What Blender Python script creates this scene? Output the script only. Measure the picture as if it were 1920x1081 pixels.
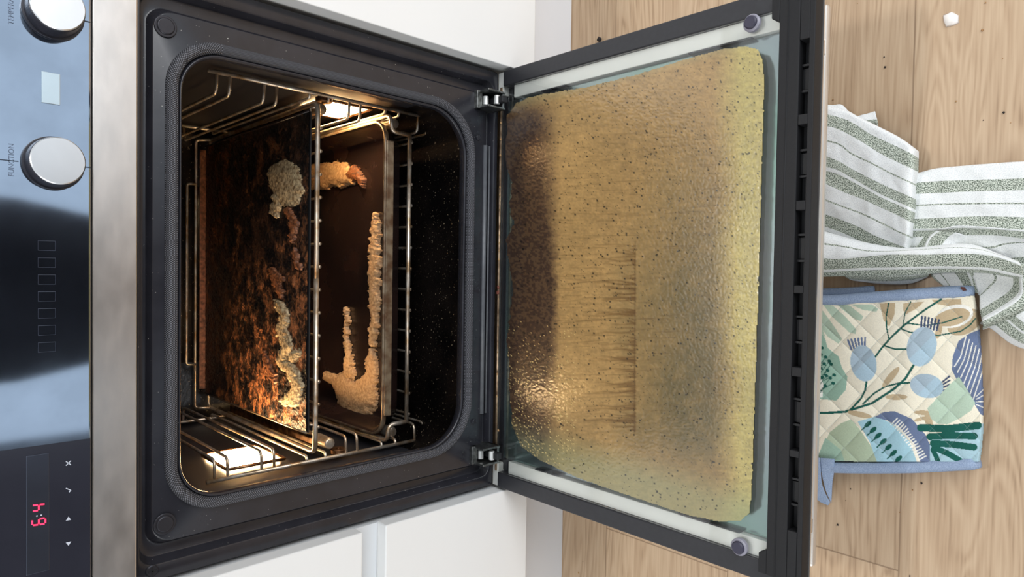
import bpy, bmesh, math, random
import numpy as np
from mathutils import Vector, Matrix
random.seed(7); RNG = np.random.RandomState(11)
for o in list(bpy.data.objects): bpy.data.objects.remove(o)
S = bpy.context.scene; COL = S.collection

# ------------------------------------------------------------------ camera
CAMC = np.array([0.0116, -0.7022, 0.835]); F = 1244.25
CM = np.array([[0.01541775, -0.69440056, -0.71942349], [-0.99958981, -0.02807166, 0.00567336], [-0.024135, 0.71904092, -0.69454853]])
cd = bpy.data.cameras.new('camera'); cam = bpy.data.objects.new('camera', cd); COL.objects.link(cam)
cd.sensor_fit = 'HORIZONTAL'; cd.sensor_width = 36; cd.lens = F/1920*36; cd.clip_start = .01; cd.clip_end = 50
R3 = Matrix([[CM[0][i], -CM[1][i], -CM[2][i]] for i in range(3)])
cam.matrix_world = Matrix.Translation(Vector(CAMC)) @ R3.to_4x4()
S.camera = cam
# ------------------------------------------------------------------ light and exposure
S.view_settings.view_transform = 'Standard'; S.view_settings.look = 'None'; S.view_settings.gamma = 1
S.view_settings.use_curve_mapping = False; S.view_settings.exposure = 0.0
w = bpy.data.worlds.new('room_daylight'); S.world = w; w.use_nodes = True
nt = w.node_tree; bg = nt.nodes['Background']
tc = nt.nodes.new('ShaderNodeTexCoord'); sep = nt.nodes.new('ShaderNodeSeparateXYZ'); nt.links.new(tc.outputs['Generated'], sep.inputs[0])
rp = nt.nodes.new('ShaderNodeValToRGB'); rp.color_ramp.elements[0].position = 0.0; rp.color_ramp.elements[0].color = (1.0, 1.14, 1.28, 1)
rp.color_ramp.elements[1].position = .75; rp.color_ramp.elements[1].color = (.72, .72, .72, 1)
mr = nt.nodes.new('ShaderNodeMapRange'); mr.inputs[1].default_value = -1; mr.inputs[2].default_value = 1
nt.links.new(sep.outputs[1], mr.inputs[0]); nt.links.new(mr.outputs[0], rp.inputs[0]); nt.links.new(rp.outputs[0], bg.inputs[0]); bg.inputs[1].default_value = .88
def area(name, loc, tgt, sx, sy, power, col=(1, 1, 1)):
    l = bpy.data.lights.new(name, 'AREA'); l.shape = 'RECTANGLE'; l.size = sx; l.size_y = sy; l.energy = power; l.color = col
    o = bpy.data.objects.new(name, l); COL.objects.link(o); o.location = loc
    o.rotation_euler = (Vector(tgt)-Vector(loc)).to_track_quat('-Z', 'Y').to_euler(); return o
area('window_light', (1.5, -2.0, 1.35), (0, -.1, .35), 1.6, 1.5, 44, (.99, .99, 1))
area('side_fill_light', (-1.75, -.8, 1.3), (-.2, -.1, .1), 1.0, 1.2, 13, (1, .99, .97))  # added fill for the dark left plinth and floor, no known window
area('ceiling_light', (.1, .03, 2.45), (.1, .03, 0), .22, .14, 13, (1, .97, .93))

# ------------------------------------------------------------------ helpers
def at(x, y, X=None, Y=None, Z=None):
    r = CM.T @ np.array([x-960, y-540.5, F])
    k, v = (0, X) if X is not None else (1, Y) if Y is not None else (2, Z)
    return CAMC + r*(v-CAMC[k])/r[k]
def lin(c): return tuple(((v/255)/12.92 if v/255 <= .04045 else ((v/255+.055)/1.055)**2.4) for v in c)
def mat(name, rgb, rough=.5, metal=0, var=.12, scale=40, bump=0, bscale=200, rgb2=None, spec=.5, coat=0, stretch=(1, 1, 1), emit=None, es=0, detail=4, rvar=0):
    m = bpy.data.materials.new(name); m.use_nodes = True; n = m.node_tree.nodes; L = m.node_tree.links
    p = n['Principled BSDF']; c = lin(rgb); c2 = lin(rgb2) if rgb2 else tuple(v*(1-var) for v in c)
    t = n.new('ShaderNodeTexCoord'); mp = n.new('ShaderNodeMapping'); mp.inputs['Scale'].default_value = stretch
    nz = n.new('ShaderNodeTexNoise'); nz.inputs['Scale'].default_value = scale; nz.inputs['Detail'].default_value = detail
    L.new(t.outputs['Object'], mp.inputs[0]); L.new(mp.outputs[0], nz.inputs[0])
    r = n.new('ShaderNodeValToRGB'); r.color_ramp.elements[0].position = .35; r.color_ramp.elements[1].position = .65
    r.color_ramp.elements[0].color = (*c2, 1); r.color_ramp.elements[1].color = (*c, 1)
    L.new(nz.outputs[0], r.inputs[0]); L.new(r.outputs[0], p.inputs['Base Color'])
    p.inputs['Roughness'].default_value = rough; p.inputs['Metallic'].default_value = metal
    p.inputs['Specular IOR Level'].default_value = spec; p.inputs['Coat Weight'].default_value = coat
    if rvar:
        a = n.new('ShaderNodeMapRange'); a.inputs[3].default_value = max(0, rough-rvar); a.inputs[4].default_value = rough+rvar
        L.new(nz.outputs[0], a.inputs[0]); L.new(a.outputs[0], p.inputs['Roughness'])
    if bump:
        b = n.new('ShaderNodeBump'); b.inputs['Strength'].default_value = bump; b.inputs['Distance'].default_value = .001
        nb = n.new('ShaderNodeTexNoise'); nb.inputs['Scale'].default_value = bscale; nb.inputs['Detail'].default_value = 3
        L.new(mp.outputs[0], nb.inputs[0]); L.new(nb.outputs[0], b.inputs['Height']); L.new(b.outputs[0], p.inputs['Normal'])
    if emit: p.inputs['Emission Color'].default_value = (*emit, 1); p.inputs['Emission Strength'].default_value = es
    return m
def link(name, me, m=None, parent=None, smooth=False, label=None):
    o = bpy.data.objects.new(name, me); COL.objects.link(o)
    if m: me.materials.append(m)
    if parent: o.parent = parent
    if smooth: me.polygons.foreach_set('use_smooth', [True]*len(me.polygons))
    if label: o['label'] = label
    return o
def obj(name, bm, m=None, parent=None, smooth=False, bevel=0, label=None, seg=2):
    bmesh.ops.recalc_face_normals(bm, faces=bm.faces[:])
    me = bpy.data.meshes.new(name); bm.to_mesh(me); bm.free(); o = link(name, me, m, parent, smooth, label)
    if bevel:
        b = o.modifiers.new('bevel', 'BEVEL'); b.width = bevel; b.segments = seg; b.limit_method = 'ANGLE'; b.angle_limit = math.radians(40)
    return o
def thing(name, label, cat, loc=(0, 0, 0), group=None):
    o = bpy.data.objects.new(name, None); COL.objects.link(o); o.location = (0, 0, 0); o.empty_display_size = .02
    o['label'] = label; o['category'] = cat
    if group: o['group'] = group
    return o
def tag(o, label, cat, group=None, kind=None):
    if label: o['label'] = label
    if cat: o['category'] = cat
    if group: o['group'] = group
    if kind: o['kind'] = kind
    return o
def struct(o): o['kind'] = 'structure'; return o
def B(): return bmesh.new()
def box(bm, x0, x1, y0, y1, z0, z1):
    v = [bm.verts.new((x, y, z)) for x in (x0, x1) for y in (y0, y1) for z in (z0, z1)]
    for f in ((0, 1, 3, 2), (4, 6, 7, 5), (0, 4, 5, 1), (2, 3, 7, 6), (0, 2, 6, 4), (1, 5, 7, 3)): bm.faces.new([v[i] for i in f])
    return bm
def fillet(pts, r, n=5):
    pts = [Vector(p) for p in pts]; out = [pts[0]]
    for i in range(1, len(pts)-1):
        a, b, c = pts[i-1], pts[i], pts[i+1]; u = (a-b); v = (c-b); k = min(r, u.length*.48, v.length*.48)
        p, q = b+u.normalized()*k, b+v.normalized()*k
        for j in range(n+1):
            t = j/n; out.append((1-t)**2*p+2*t*(1-t)*b+t*t*q)
    out.append(pts[-1]); return out
def tube(bm, pts, r, seg=8, closed=False, cap=True):
    pts = [Vector(p) for p in pts]; n = len(pts); rings = []; up = None
    for i, p in enumerate(pts):
        a = pts[(i-1) % n] if (closed or i > 0) else p; b = pts[(i+1) % n] if (closed or i < n-1) else p
        d = (b-a).normalized()
        if up is None: up = d.orthogonal().normalized()
        up = (up-d*up.dot(d)).normalized(); s = d.cross(up)
        rr = r[i] if isinstance(r, (list, tuple)) else r
        rings.append([bm.verts.new(p+(up*math.cos(2*math.pi*k/seg)+s*math.sin(2*math.pi*k/seg))*rr) for k in range(seg)])
    for i in range(n if closed else n-1):
        A, C = rings[i], rings[(i+1) % n]
        for k in range(seg): bm.faces.new((A[k], A[(k+1) % seg], C[(k+1) % seg], C[k]))
    if cap and not closed: bm.faces.new(rings[0][::-1]); bm.faces.new(rings[-1])
    return bm
def disc(bm, c, axis, r, h, seg=32, taper=1.0, chamfer=0):
    c = Vector(c); a = Vector(axis).normalized(); u = a.orthogonal().normalized(); s = a.cross(u); L = [(0, r), (h-chamfer, r*taper)]
    if chamfer: L.append((h, r*taper-chamfer))
    R_ = [[bm.verts.new(c+a*z+(u*math.cos(2*math.pi*k/seg)+s*math.sin(2*math.pi*k/seg))*q) for k in range(seg)] for z, q in L]
    for A, C in zip(R_, R_[1:]):
        for k in range(seg): bm.faces.new((A[k], A[(k+1) % seg], C[(k+1) % seg], C[k]))
    bm.faces.new(R_[0][::-1]); bm.faces.new(R_[-1]); return bm
def rrect(x0, x1, z0, z1, r, n=10):
    out = []; rt, rb = r if isinstance(r, tuple) else (r, r)
    for cx, cz, a0, r in ((x1-rt, z1-rt, 0, rt), (x0+rt, z1-rt, 90, rt), (x0+rb, z0+rb, 180, rb), (x1-rb, z0+rb, 270, rb)):
        for k in range(n+1):
            a = math.radians(a0+90*k/n); out.append((cx+r*math.cos(a), cz+r*math.sin(a)))
    return out
def loft(bm, rings, cap_last=False, plane='y'):
    V = []
    for x0, x1, z0, z1, r, Y in rings:
        V.append([bm.verts.new((x, Y, z) if plane == 'y' else (x, z, Y)) for x, z in rrect(x0, x1, z0, z1, r)])
    for A, C in zip(V, V[1:]):
        n = len(A)
        for k in range(n): bm.faces.new((A[k], A[(k+1) % n], C[(k+1) % n], C[k]))
    if cap_last: bm.faces.new(V[-1])
    return V
def grid_mesh(name, P, keep=None, col=None, uv=None):
    """P: (h,w,3) points, keep: (h-1,w-1) bool faces, col: (h,w,3) linear colours"""
    h, w_, _ = P.shape; idx = np.arange(h*w_).reshape(h, w_)
    f = np.stack([idx[:-1, :-1], idx[:-1, 1:], idx[1:, 1:], idx[1:, :-1]], -1)
    f = f[keep] if keep is not None else f.reshape(-1, 4)
    used = np.zeros(h*w_, bool); used[f.ravel()] = True; remap = np.cumsum(used)-1; f = remap[f]
    Pv = P.reshape(-1, 3)[used]
    me = bpy.data.meshes.new(name); me.vertices.add(len(Pv)); me.vertices.foreach_set('co', Pv.ravel())
    me.loops.add(f.size); me.loops.foreach_set('vertex_index', f.ravel().astype(np.int32))
    me.polygons.add(len(f)); me.polygons.foreach_set('loop_start', np.arange(0, f.size, 4, dtype=np.int32))
    me.polygons.foreach_set('use_smooth', np.ones(len(f), bool)); me.update(calc_edges=True)
    if col is not None:
        a = me.color_attributes.new('pattern', 'FLOAT_COLOR', 'POINT'); c = col.reshape(-1, 3)[used]
        a.data.foreach_set('color', np.concatenate([c, np.ones((len(c), 1))], 1).ravel().astype(np.float32))
    if uv is not None:
        a = me.attributes.new('weave', 'FLOAT_VECTOR', 'POINT'); u = uv.reshape(-1, 2)[used]
        a.data.foreach_set('vector', np.concatenate([u, np.zeros((len(u), 1))], 1).ravel().astype(np.float32))
    return me
def pixgrid(x0, x1, y0, y1, step):
    xs = np.arange(x0, x1+.01, step); ys = np.arange(y0, y1+.01, step); return np.meshgrid(xs, ys)
def lay(XX, YY, Z):
    r = np.stack([XX-960, YY-540.5, np.full_like(XX, F, float)], -1) @ CM
    t = (Z-CAMC[2])/r[..., 2]; return CAMC+r*t[..., None]
def inpoly(XX, YY, poly):
    c = np.zeros(XX.shape, bool); n = len(poly)
    for i in range(n):
        x1, y1 = poly[i]; x2, y2 = poly[(i+1) % n]
        if y1 == y2: continue
        c ^= ((y1 > YY) != (y2 > YY)) & (XX < (x2-x1)*(YY-y1)/(y2-y1)+x1)
    return c
def segdist(XX, YY, a, b):
    ax, ay = a[:2]; bx, by = b[:2]; dx, dy = bx-ax, by-ay; l = dx*dx+dy*dy+1e-9
    t = np.clip(((XX-ax)*dx+(YY-ay)*dy)/l, 0, 1); return np.hypot(XX-ax-t*dx, YY-ay-t*dy), t
def vnoise(XX, YY, s, seed=0):
    r = np.random.RandomState(seed); T = r.rand(128, 128); x = XX/s; y = YY/s; xi = np.floor(x).astype(int); yi = np.floor(y).astype(int)
    fx = x-xi; fy = y-yi; fx = fx*fx*(3-2*fx); fy = fy*fy*(3-2*fy); g = lambda i, j: T[j % 128, i % 128]
    return (g(xi, yi)*(1-fx)+g(xi+1, yi)*fx)*(1-fy)+(g(xi, yi+1)*(1-fx)+g(xi+1, yi+1)*fx)*fy
def patmat(name, rough=.6, bump=0, bscale=300, spec=.5, tint=0, coat=0, nb=None):
    m = bpy.data.materials.new(name); m.use_nodes = True; n = m.node_tree.nodes; L = m.node_tree.links; p = n['Principled BSDF']
    a = n.new('ShaderNodeAttribute'); a.attribute_name = 'pattern'; L.new(a.outputs['Color'], p.inputs['Base Color'])
    p.inputs['Roughness'].default_value = rough; p.inputs['Specular IOR Level'].default_value = spec; p.inputs['Coat Weight'].default_value = coat
    t = n.new('ShaderNodeTexCoord'); nz = n.new('ShaderNodeTexNoise'); nz.inputs['Scale'].default_value = bscale; L.new(t.outputs['Object'], nz.inputs[0])
    if bump:
        b = n.new('ShaderNodeBump'); b.inputs['Strength'].default_value = bump; b.inputs['Distance'].default_value = .001
        L.new(nz.outputs[0], b.inputs['Height']); L.new(b.outputs[0], p.inputs['Normal'])
    return m

# ------------------------------------------------------------------ materials
M = {}
M['enamel'] = mat('black_enamel', (42, 42, 48), .24, var=.25, scale=30, bump=.03, rvar=.08, spec=.5)
M['cavity'] = mat('dirty_cavity_enamel', (34, 28, 25), .34, spec=.3, rgb2=(16, 14, 14), scale=18, bump=.5, bscale=160, rvar=.12)
def add_specks(m, scale, lo, rgb):
    n = m.node_tree.nodes; L = m.node_tree.links; p = n['Principled BSDF']; src = p.inputs['Base Color'].links[0].from_socket
    t = n.new('ShaderNodeTexCoord'); z = n.new('ShaderNodeTexNoise'); z.inputs['Scale'].default_value = scale; z.inputs['Detail'].default_value = 2; L.new(t.outputs['Object'], z.inputs[0])
    r = n.new('ShaderNodeMapRange'); r.inputs[1].default_value = lo; r.inputs[2].default_value = lo+.04; L.new(z.outputs[0], r.inputs[0])
    x = n.new('ShaderNodeMix'); x.data_type = 'RGBA'; L.new(r.outputs[0], x.inputs[0]); L.new(src, x.inputs[6]); x.inputs[7].default_value = (*lin(rgb), 1); L.new(x.outputs[2], p.inputs['Base Color'])
add_specks(M['cavity'], 330, .685, (190, 170, 140)); add_specks(M['enamel'], 420, .74, (170, 168, 162)); add_specks(M['steel'] if 'steel' in M else M['cavity'], 260, .72, (120, 112, 104))
M['gasket'] = mat('woven_seal', (98, 98, 104), .7, rgb2=(26, 26, 28), scale=900, bump=.8, bscale=900, detail=1)
M['steel'] = mat('brushed_steel', (226, 222, 218), .31, metal=1, var=.1, scale=45, bump=.04, bscale=60, stretch=(.6, 1, 1.5), rvar=.06)
M['glassblack'] = mat('dark_panel_glass', (168, 180, 196), .06, metal=1, var=.14, scale=24, rvar=.03)
M['knobface'] = mat('spun_aluminium', (228, 228, 228), .28, metal=1, var=.03, scale=60)
M['knobside'] = mat('dark_knob_rubber', (42, 42, 50), .35, var=.1)
M['chrome'] = mat('oven_wire', (224, 214, 200), .32, metal=.8, var=.35, scale=60, rgb2=(176, 146, 112), rvar=.1)
M['burntwire'] = mat('browned_runner_steel', (150, 116, 88), .35, metal=1, scale=90, rgb2=(70, 42, 28), rvar=.1)
M['plastic'] = mat('black_plastic', (27, 27, 29), .6, spec=.3, var=.1, scale=300, bump=.15, bscale=1500)
M['slotdark'] = mat('slot_dark_plastic', (26, 26, 28), .6, var=.15)
M['blackmetal'] = mat('black_painted_metal', (40, 40, 44), .42, var=.15, scale=200, bump=.05)
M['ridge'] = mat('worn_grey_ridge', (92, 94, 98), .4, var=.2, scale=120)
M['silver'] = mat('pale_profile', (222, 222, 216), .4, metal=.15, var=.04, scale=30)
M['hinge'] = mat('zinc_hinge', (150, 152, 150), .38, metal=1, var=.5, scale=220)
M['hingepin'] = mat('pale_zinc', (222, 222, 218), .4, metal=.6, var=.1)
M['white'] = mat('white_lacquer', (232, 232, 230), .35, var=.012, scale=8)
M['whitegap'] = mat('pale_grey_profile', (214, 217, 219), .45, var=.02, scale=8)
M['plinth'] = mat('white_plinth', (222, 223, 225), .4, var=.015, scale=8)
M['lampglass'] = mat('lit_lamp_glass', (255, 220, 160), .3, emit=(1, .66, .32), es=62)
M['screw'] = mat('dark_screw', (60, 60, 66), .35, metal=.6, var=.2)
M['bumper'] = mat('dark_rubber_foot', (50, 48, 66), .5, var=.25)
M['bumpring'] = mat('grey_foot_ring', (140, 138, 150), .4, var=.1)
M['printline'] = mat('dark_printed_line', (34, 34, 40), .4, var=.1)
M['coated'] = mat('coated_pale_green_glass', (140, 178, 164), .16, metal=.9, rgb2=(170, 172, 182), scale=5, detail=2, rvar=.04)
M['crumb'] = mat('tan_crumb', (202, 168, 118), .8, rgb2=(130, 84, 46), scale=500, bump=.5, bscale=900)
M['darkcrumb'] = mat('burnt_crumb', (38, 32, 30), .8, var=.3, scale=400, bump=.5, bscale=900)
M['fragment'] = mat('white_shell_fragment', (238, 232, 226), .45, var=.05)
M['digit'] = mat('red_segment', (255, 30, 70), .5, emit=(1, .03, .09), es=2.2)
M['print'] = mat('grey_panel_print', (196, 202, 214), .5, var=.03)
M['printdim'] = mat('dim_panel_print', (112, 124, 142), .4, metal=.85, var=.05)
M['keyline'] = mat('faint_key_print', (58, 64, 80), .4, var=.05)
M['mark'] = mat('dark_panel_mark', (38, 50, 66), .4, var=.05)
M['display'] = mat('smoky_display_window', (84, 88, 100), .1, metal=.7, var=.1)
M['palereflect'] = mat('pale_reflection_glass', (196, 212, 220), .25, metal=.5, var=.04)
M['wall'] = mat('painted_wall', (226, 226, 222), .8, var=.02)
M['worktop'] = mat('grey_worktop', (150, 148, 144), .4, var=.15, scale=120)
M['cloth_dark'] = mat('charcoal_knit', (30, 32, 42), .9, var=.3, scale=90)
M['skin'] = mat('skin', (206, 160, 132), .55, var=.05)
M['hair'] = mat('brown_hair', (52, 36, 26), .6, var=.3, scale=200)
M['darkwood'] = mat('dark_cupboard_front', (40, 42, 52), .5, var=.1)
M['mortar'] = M['enamel']

# wood floor
def floor_mat():
    m = bpy.data.materials.new('oak_planks'); m.use_nodes = True; n = m.node_tree.nodes; L = m.node_tree.links; p = n['Principled BSDF']
    t = n.new('ShaderNodeTexCoord'); s = n.new('ShaderNodeSeparateXYZ'); L.new(t.outputs['Object'], s.inputs[0])
    def math_(op, a, b=None, c=None):
        x = n.new('ShaderNodeMath'); x.operation = op
        for i, v in enumerate((a, b, c)):
            if v is None: continue
            if isinstance(v, (int, float)): x.inputs[i].default_value = v
            else: L.new(v, x.inputs[i])
        return x.outputs[0]
    W = .207; Y0 = -.475
    yy = math_('DIVIDE', math_('SUBTRACT', s.outputs[1], Y0), W); row = math_('FLOOR', yy)
    # end joints, one per row, plank length 1.8
    rnd = math_('FRACT', math_('MULTIPLY', math_('SINE', math_('MULTIPLY_ADD', row, 12.9898, 4.1)), 4375.85))
    xo = math_('DIVIDE', math_('ADD', s.outputs[0], .319), 1.8)
    xx = math_('ADD', xo, math_('MULTIPLY', rnd, math_('MINIMUM', math_('ABSOLUTE', row), 1.0)))
    pl = math_('FLOOR', xx); fy = math_('FRACT', yy); fx = math_('FRACT', xx)
    ey = math_('MINIMUM', fy, math_('SUBTRACT', 1, fy)); ex = math_('MINIMUM', fx, math_('SUBTRACT', 1, fx))
    gy = math_('LESS_THAN', ey, .004); gx = math_('LESS_THAN', ex, .0005); g = math_('MAXIMUM', gx, gy)
    pid = math_('FRACT', math_('MULTIPLY', math_('SINE', math_('ADD', math_('MULTIPLY', row, 37.7), math_('MULTIPLY', pl, 91.3))), 917.3))
    cb = n.new('ShaderNodeCombineXYZ')
    L.new(math_('ADD', math_('MULTIPLY', s.outputs[0], 1.0), math_('MULTIPLY', pid, 7)), cb.inputs[0]); L.new(math_('MULTIPLY', s.outputs[1], 9), cb.inputs[1]); L.new(math_('MULTIPLY', pid, 31), cb.inputs[2])
    n1 = n.new('ShaderNodeTexNoise'); n1.inputs['Scale'].default_value = 1.6; n1.inputs['Detail'].default_value = 3; n1.inputs['Distortion'].default_value = .8; L.new(cb.outputs[0], n1.inputs[0])
    ring = math_('SINE', math_('MULTIPLY', n1.outputs[0], 95)); ring = math_('MULTIPLY_ADD', ring, .5, .5)
    cb2 = n.new('ShaderNodeCombineXYZ'); L.new(math_('MULTIPLY', s.outputs[0], 14), cb2.inputs[0]); L.new(math_('MULTIPLY', s.outputs[1], 420), cb2.inputs[1]); L.new(pid, cb2.inputs[2])
    n2 = n.new('ShaderNodeTexNoise'); n2.inputs['Scale'].default_value = 1.0; n2.inputs['Detail'].default_value = 3; L.new(cb2.outputs[0], n2.inputs[0])
    n3 = n.new('ShaderNodeTexNoise'); n3.inputs['Scale'].default_value = 5; L.new(t.outputs['Object'], n3.inputs[0])
    f = math_('ADD', math_('MULTIPLY', ring, .20), math_('ADD', math_('MULTIPLY', n2.outputs[0], .55), math_('MULTIPLY', n3.outputs[0], .25)))
    r = n.new('ShaderNodeValToRGB'); e = r.color_ramp.elements; e[0].position = .2; e[0].color = (*lin((140, 112, 84)), 1); e[1].position = .72; e[1].color = (*lin((198, 172, 142)), 1)
    em = e.new(.42); em.color = (*lin((180, 152, 122)), 1)
    L.new(f, r.inputs[0])
    hsv = n.new('ShaderNodeHueSaturation'); L.new(r.outputs[0], hsv.inputs['Color']); L.new(math_('MULTIPLY_ADD', pid, .16, .92), hsv.inputs['Value'])
    mx = n.new('ShaderNodeMix'); mx.data_type = 'RGBA'; L.new(math_('MULTIPLY', g, .6), mx.inputs[0]); L.new(hsv.outputs[0], mx.inputs[6]); mx.inputs[7].default_value = (*lin((110, 84, 60)), 1)
    L.new(mx.outputs[2], p.inputs['Base Color']); p.inputs['Roughness'].default_value = .5
    b = n.new('ShaderNodeBump'); b.inputs['Strength'].default_value = .25; b.inputs['Distance'].default_value = .0006; L.new(math_('SUBTRACT', f, g), b.inputs['Height']); L.new(b.outputs[0], p.inputs['Normal'])
    return m
M['floor'] = floor_mat()
def glass_mat(name, tint=(.985, .99, .985), fres=1.5, rough=.02):
    m = bpy.data.materials.new(name); m.use_nodes = True; n = m.node_tree.nodes; L = m.node_tree.links; n.remove(n['Principled BSDF'])
    tr = n.new('ShaderNodeBsdfTransparent'); tr.inputs[0].default_value = (*tint, 1); gl = n.new('ShaderNodeBsdfGlossy'); gl.inputs['Roughness'].default_value = rough
    lw = n.new('ShaderNodeLayerWeight'); lw.inputs[0].default_value = .5; pw = n.new('ShaderNodeMath'); pw.operation = 'POWER'; pw.inputs[1].default_value = 4; L.new(lw.outputs['Facing'], pw.inputs[0])
    fr = n.new('ShaderNodeMath'); fr.operation = 'MULTIPLY_ADD'; fr.inputs[1].default_value = .8; fr.inputs[2].default_value = .07; L.new(pw.outputs[0], fr.inputs[0]); mx = n.new('ShaderNodeMixShader')
    L.new(fr.outputs[0], mx.inputs[0]); L.new(tr.outputs[0], mx.inputs[1]); L.new(gl.outputs[0], mx.inputs[2]); L.new(mx.outputs[0], n['Material Output'].inputs[0]); return m
M['glass'] = glass_mat('door_glass', fres=1.6)

# ------------------------------------------------------------------ setting
struct(obj('floor', box(B(), -1.6, 1.6, -2.4, .62, -.02, 0), M['floor']))
struct(obj('wall_back', box(B(), -1.6, 1.6, .62, .7, -.02, 2.5), M['wall']))
struct(obj('baseboard_left', box(B(), -1.5, -.30, .03, .046, .0005, .14), M['plinth'], bevel=.001))
struct(obj('baseboard_right', box(B(), .30, 1.5, .03, .046, .0005, .138), M['plinth'], bevel=.001))
struct(obj('baseboard_middle', box(B(), -.2995, .2995, .03, .046, .0005, .14), M['plinth'], bevel=.001))

# ------------------------------------------------------------------ oven
oven = thing('oven', 'black built-in oven with its door folded down and interior lamps lit', 'oven')
CX = -.003
fr = B()
FR = [(-.2955, .2955, .190, .6535, .005, .05), (-.2955, .2955, .190, .6535, .005, .0), (-.280, .280, .197, .6505, .014, .0), (-.2755, .2755, .2, .648, .014, .012),
      (-.264, .264, .2065, .6425, .016, .012), (-.2605, .2605, .2095, .639, .02, .003), (-.2262, .2302, .2475, .6170, (.043, .062), .003), (-.2245, .2275, .2500, .6158, (.042, .06), -.0030), (-.2218, .2248, .2525, .6138, (.04, .058), -.0015), (-.2218, .2248, .2512, .6138, (.04, .057), .006), (-.2245, .2275, .2485, .6145, (.04, .057), .013)]
loft(fr, FR)
frame = obj('front_frame', fr, M['enamel'], oven, smooth=True, bevel=.0012)
# ridge strips along the bottom of the frame (drip channel)
for zz, rr_ in ((.2105, .0034), (.2022, .0014)):
    b = B(); tube(b, [(-.19, .0035, zz), (.19, .0035, zz)], rr_, seg=12); obj('drip_ridge', b, M['ridge'], frame, True)
def plug(X, Z, name='plug'):
    b = B(); disc(b, (X, .0032, Z), (0, -1, 0), .0082, .0035, chamfer=.001); disc(b, (X, .0026, Z), (0, -1, 0), .0105, .0015, chamfer=.0005)
    return obj(name, b, M['screw'], frame, bevel=.0003)
plug(.245, .632-.004); plug(-.242, .6275)
b = B(); disc(b, (-.2845, .0002, .6395), (0, -1, 0), .0058, .0022, chamfer=.001)
sc = obj('screw', b, M['screw'], frame)
b = B(); box(b, -.0038-.2845, .0038-.2845, -.0027, -.0018, .6390, .6400); box(b, -.285, -.284, -.0027, -.0018, .6357, .6433)
obj('cross_slot', b, M['slotdark'], frame)
for X in (.199, -.199):
    b = B(); disc(b, (X, .0031, .2245), (0, -1, 0), .0035, .002, seg=20, chamfer=.0006); obj('screw', b, M['screw'], frame)
# white-grey corner posts beside the hinges
# cavity
cv = B()
loft(cv, [(-.2245, .2275, .2485, .6145, (.04, .057), .0131), (-.245, .245, .243, .626, .045, .018), (-.245, .245, .243, .626, .045, .47), (-.225, .225, .26, .61, .04, .492)], True)
cavity = obj('cavity', cv, M['cavity'], oven, smooth=True)
b = B(); loft(b, [(-.15, .15, .29, .58, .05, .4915), (-.14, .14, .30, .57, .05, .484)], True); obj('fan_cover', b, M['cavity'], cavity, True)
# gasket with woven ribs
def gasket():
    bm = B(); prof = []; w2 = .0057; nr = 6
    for k in range(nr*4+1):
        t = k/(nr*4); a = math.pi*t; rib = .0006*abs(math.sin(math.pi*t*nr))
        prof.append((-math.cos(a)*w2, -(math.sin(a)**.7)*.0085-rib))
    rings = []; lay_ = bm.verts.layers.float_vector.new('weave')
    for off, yy in prof:
        rings.append([bm.verts.new((x, .0025+yy, z)) for x, z in rrect(-.2303-off, .2345+off, .2395-off, .6225+off, (.046+off, .064+off), 14)])
        acc = 0.0
        for q, v in enumerate(rings[-1]):
            if q: acc += (v.co-rings[-1][q-1].co).length if len(rings) == 1 else 0
            v[lay_] = (rings[0][q][lay_][0] if len(rings) > 1 else acc, (len(rings)-1)/(nr*4), 0)
    for A, C in zip(rings, rings[1:]):
        n = len(A)
        for k in range(n): bm.faces.new((A[k], A[(k+1) % n], C[(k+1) % n], C[k]))
    return bm
def weave_mat():
    m = bpy.data.materials.new('woven_seal_cord'); m.use_nodes = True; n = m.node_tree.nodes; L = m.node_tree.links; p = n['Principled BSDF']
    a = n.new('ShaderNodeAttribute'); a.attribute_name = 'weave'; s_ = n.new('ShaderNodeSeparateXYZ'); L.new(a.outputs['Vector'], s_.inputs[0]); o_ = []
    for k, f in ((0, 2*math.pi/.0021), (1, 2*math.pi*6)):
        x = n.new('ShaderNodeMath'); x.operation = 'MULTIPLY'; x.inputs[1].default_value = f; L.new(s_.outputs[k], x.inputs[0]); y = n.new('ShaderNodeMath'); y.operation = 'SINE'; L.new(x.outputs[0], y.inputs[0]); o_.append(y.outputs[0])
    x = n.new('ShaderNodeMath'); x.operation = 'MULTIPLY'; L.new(o_[0], x.inputs[0]); L.new(o_[1], x.inputs[1])
    r = n.new('ShaderNodeValToRGB'); r.color_ramp.elements[0].position = .0; r.color_ramp.elements[0].color = (*lin((30, 30, 34)), 1); r.color_ramp.elements[1].position = .6; r.color_ramp.elements[1].color = (*lin((116, 116, 122)), 1); L.new(x.outputs[0], r.inputs[0]); L.new(r.outputs[0], p.inputs['Base Color'])
    b = n.new('ShaderNodeBump'); b.inputs['Strength'].default_value = .6; b.inputs['Distance'].default_value = .0005; L.new(x.outputs[0], b.inputs['Height']); L.new(b.outputs[0], p.inputs['Normal']); p.inputs['Roughness'].default_value = .7; return m
M['gasket'] = weave_mat()
seal = obj('door_seal', gasket(), M['gasket'], oven, smooth=True)

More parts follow.
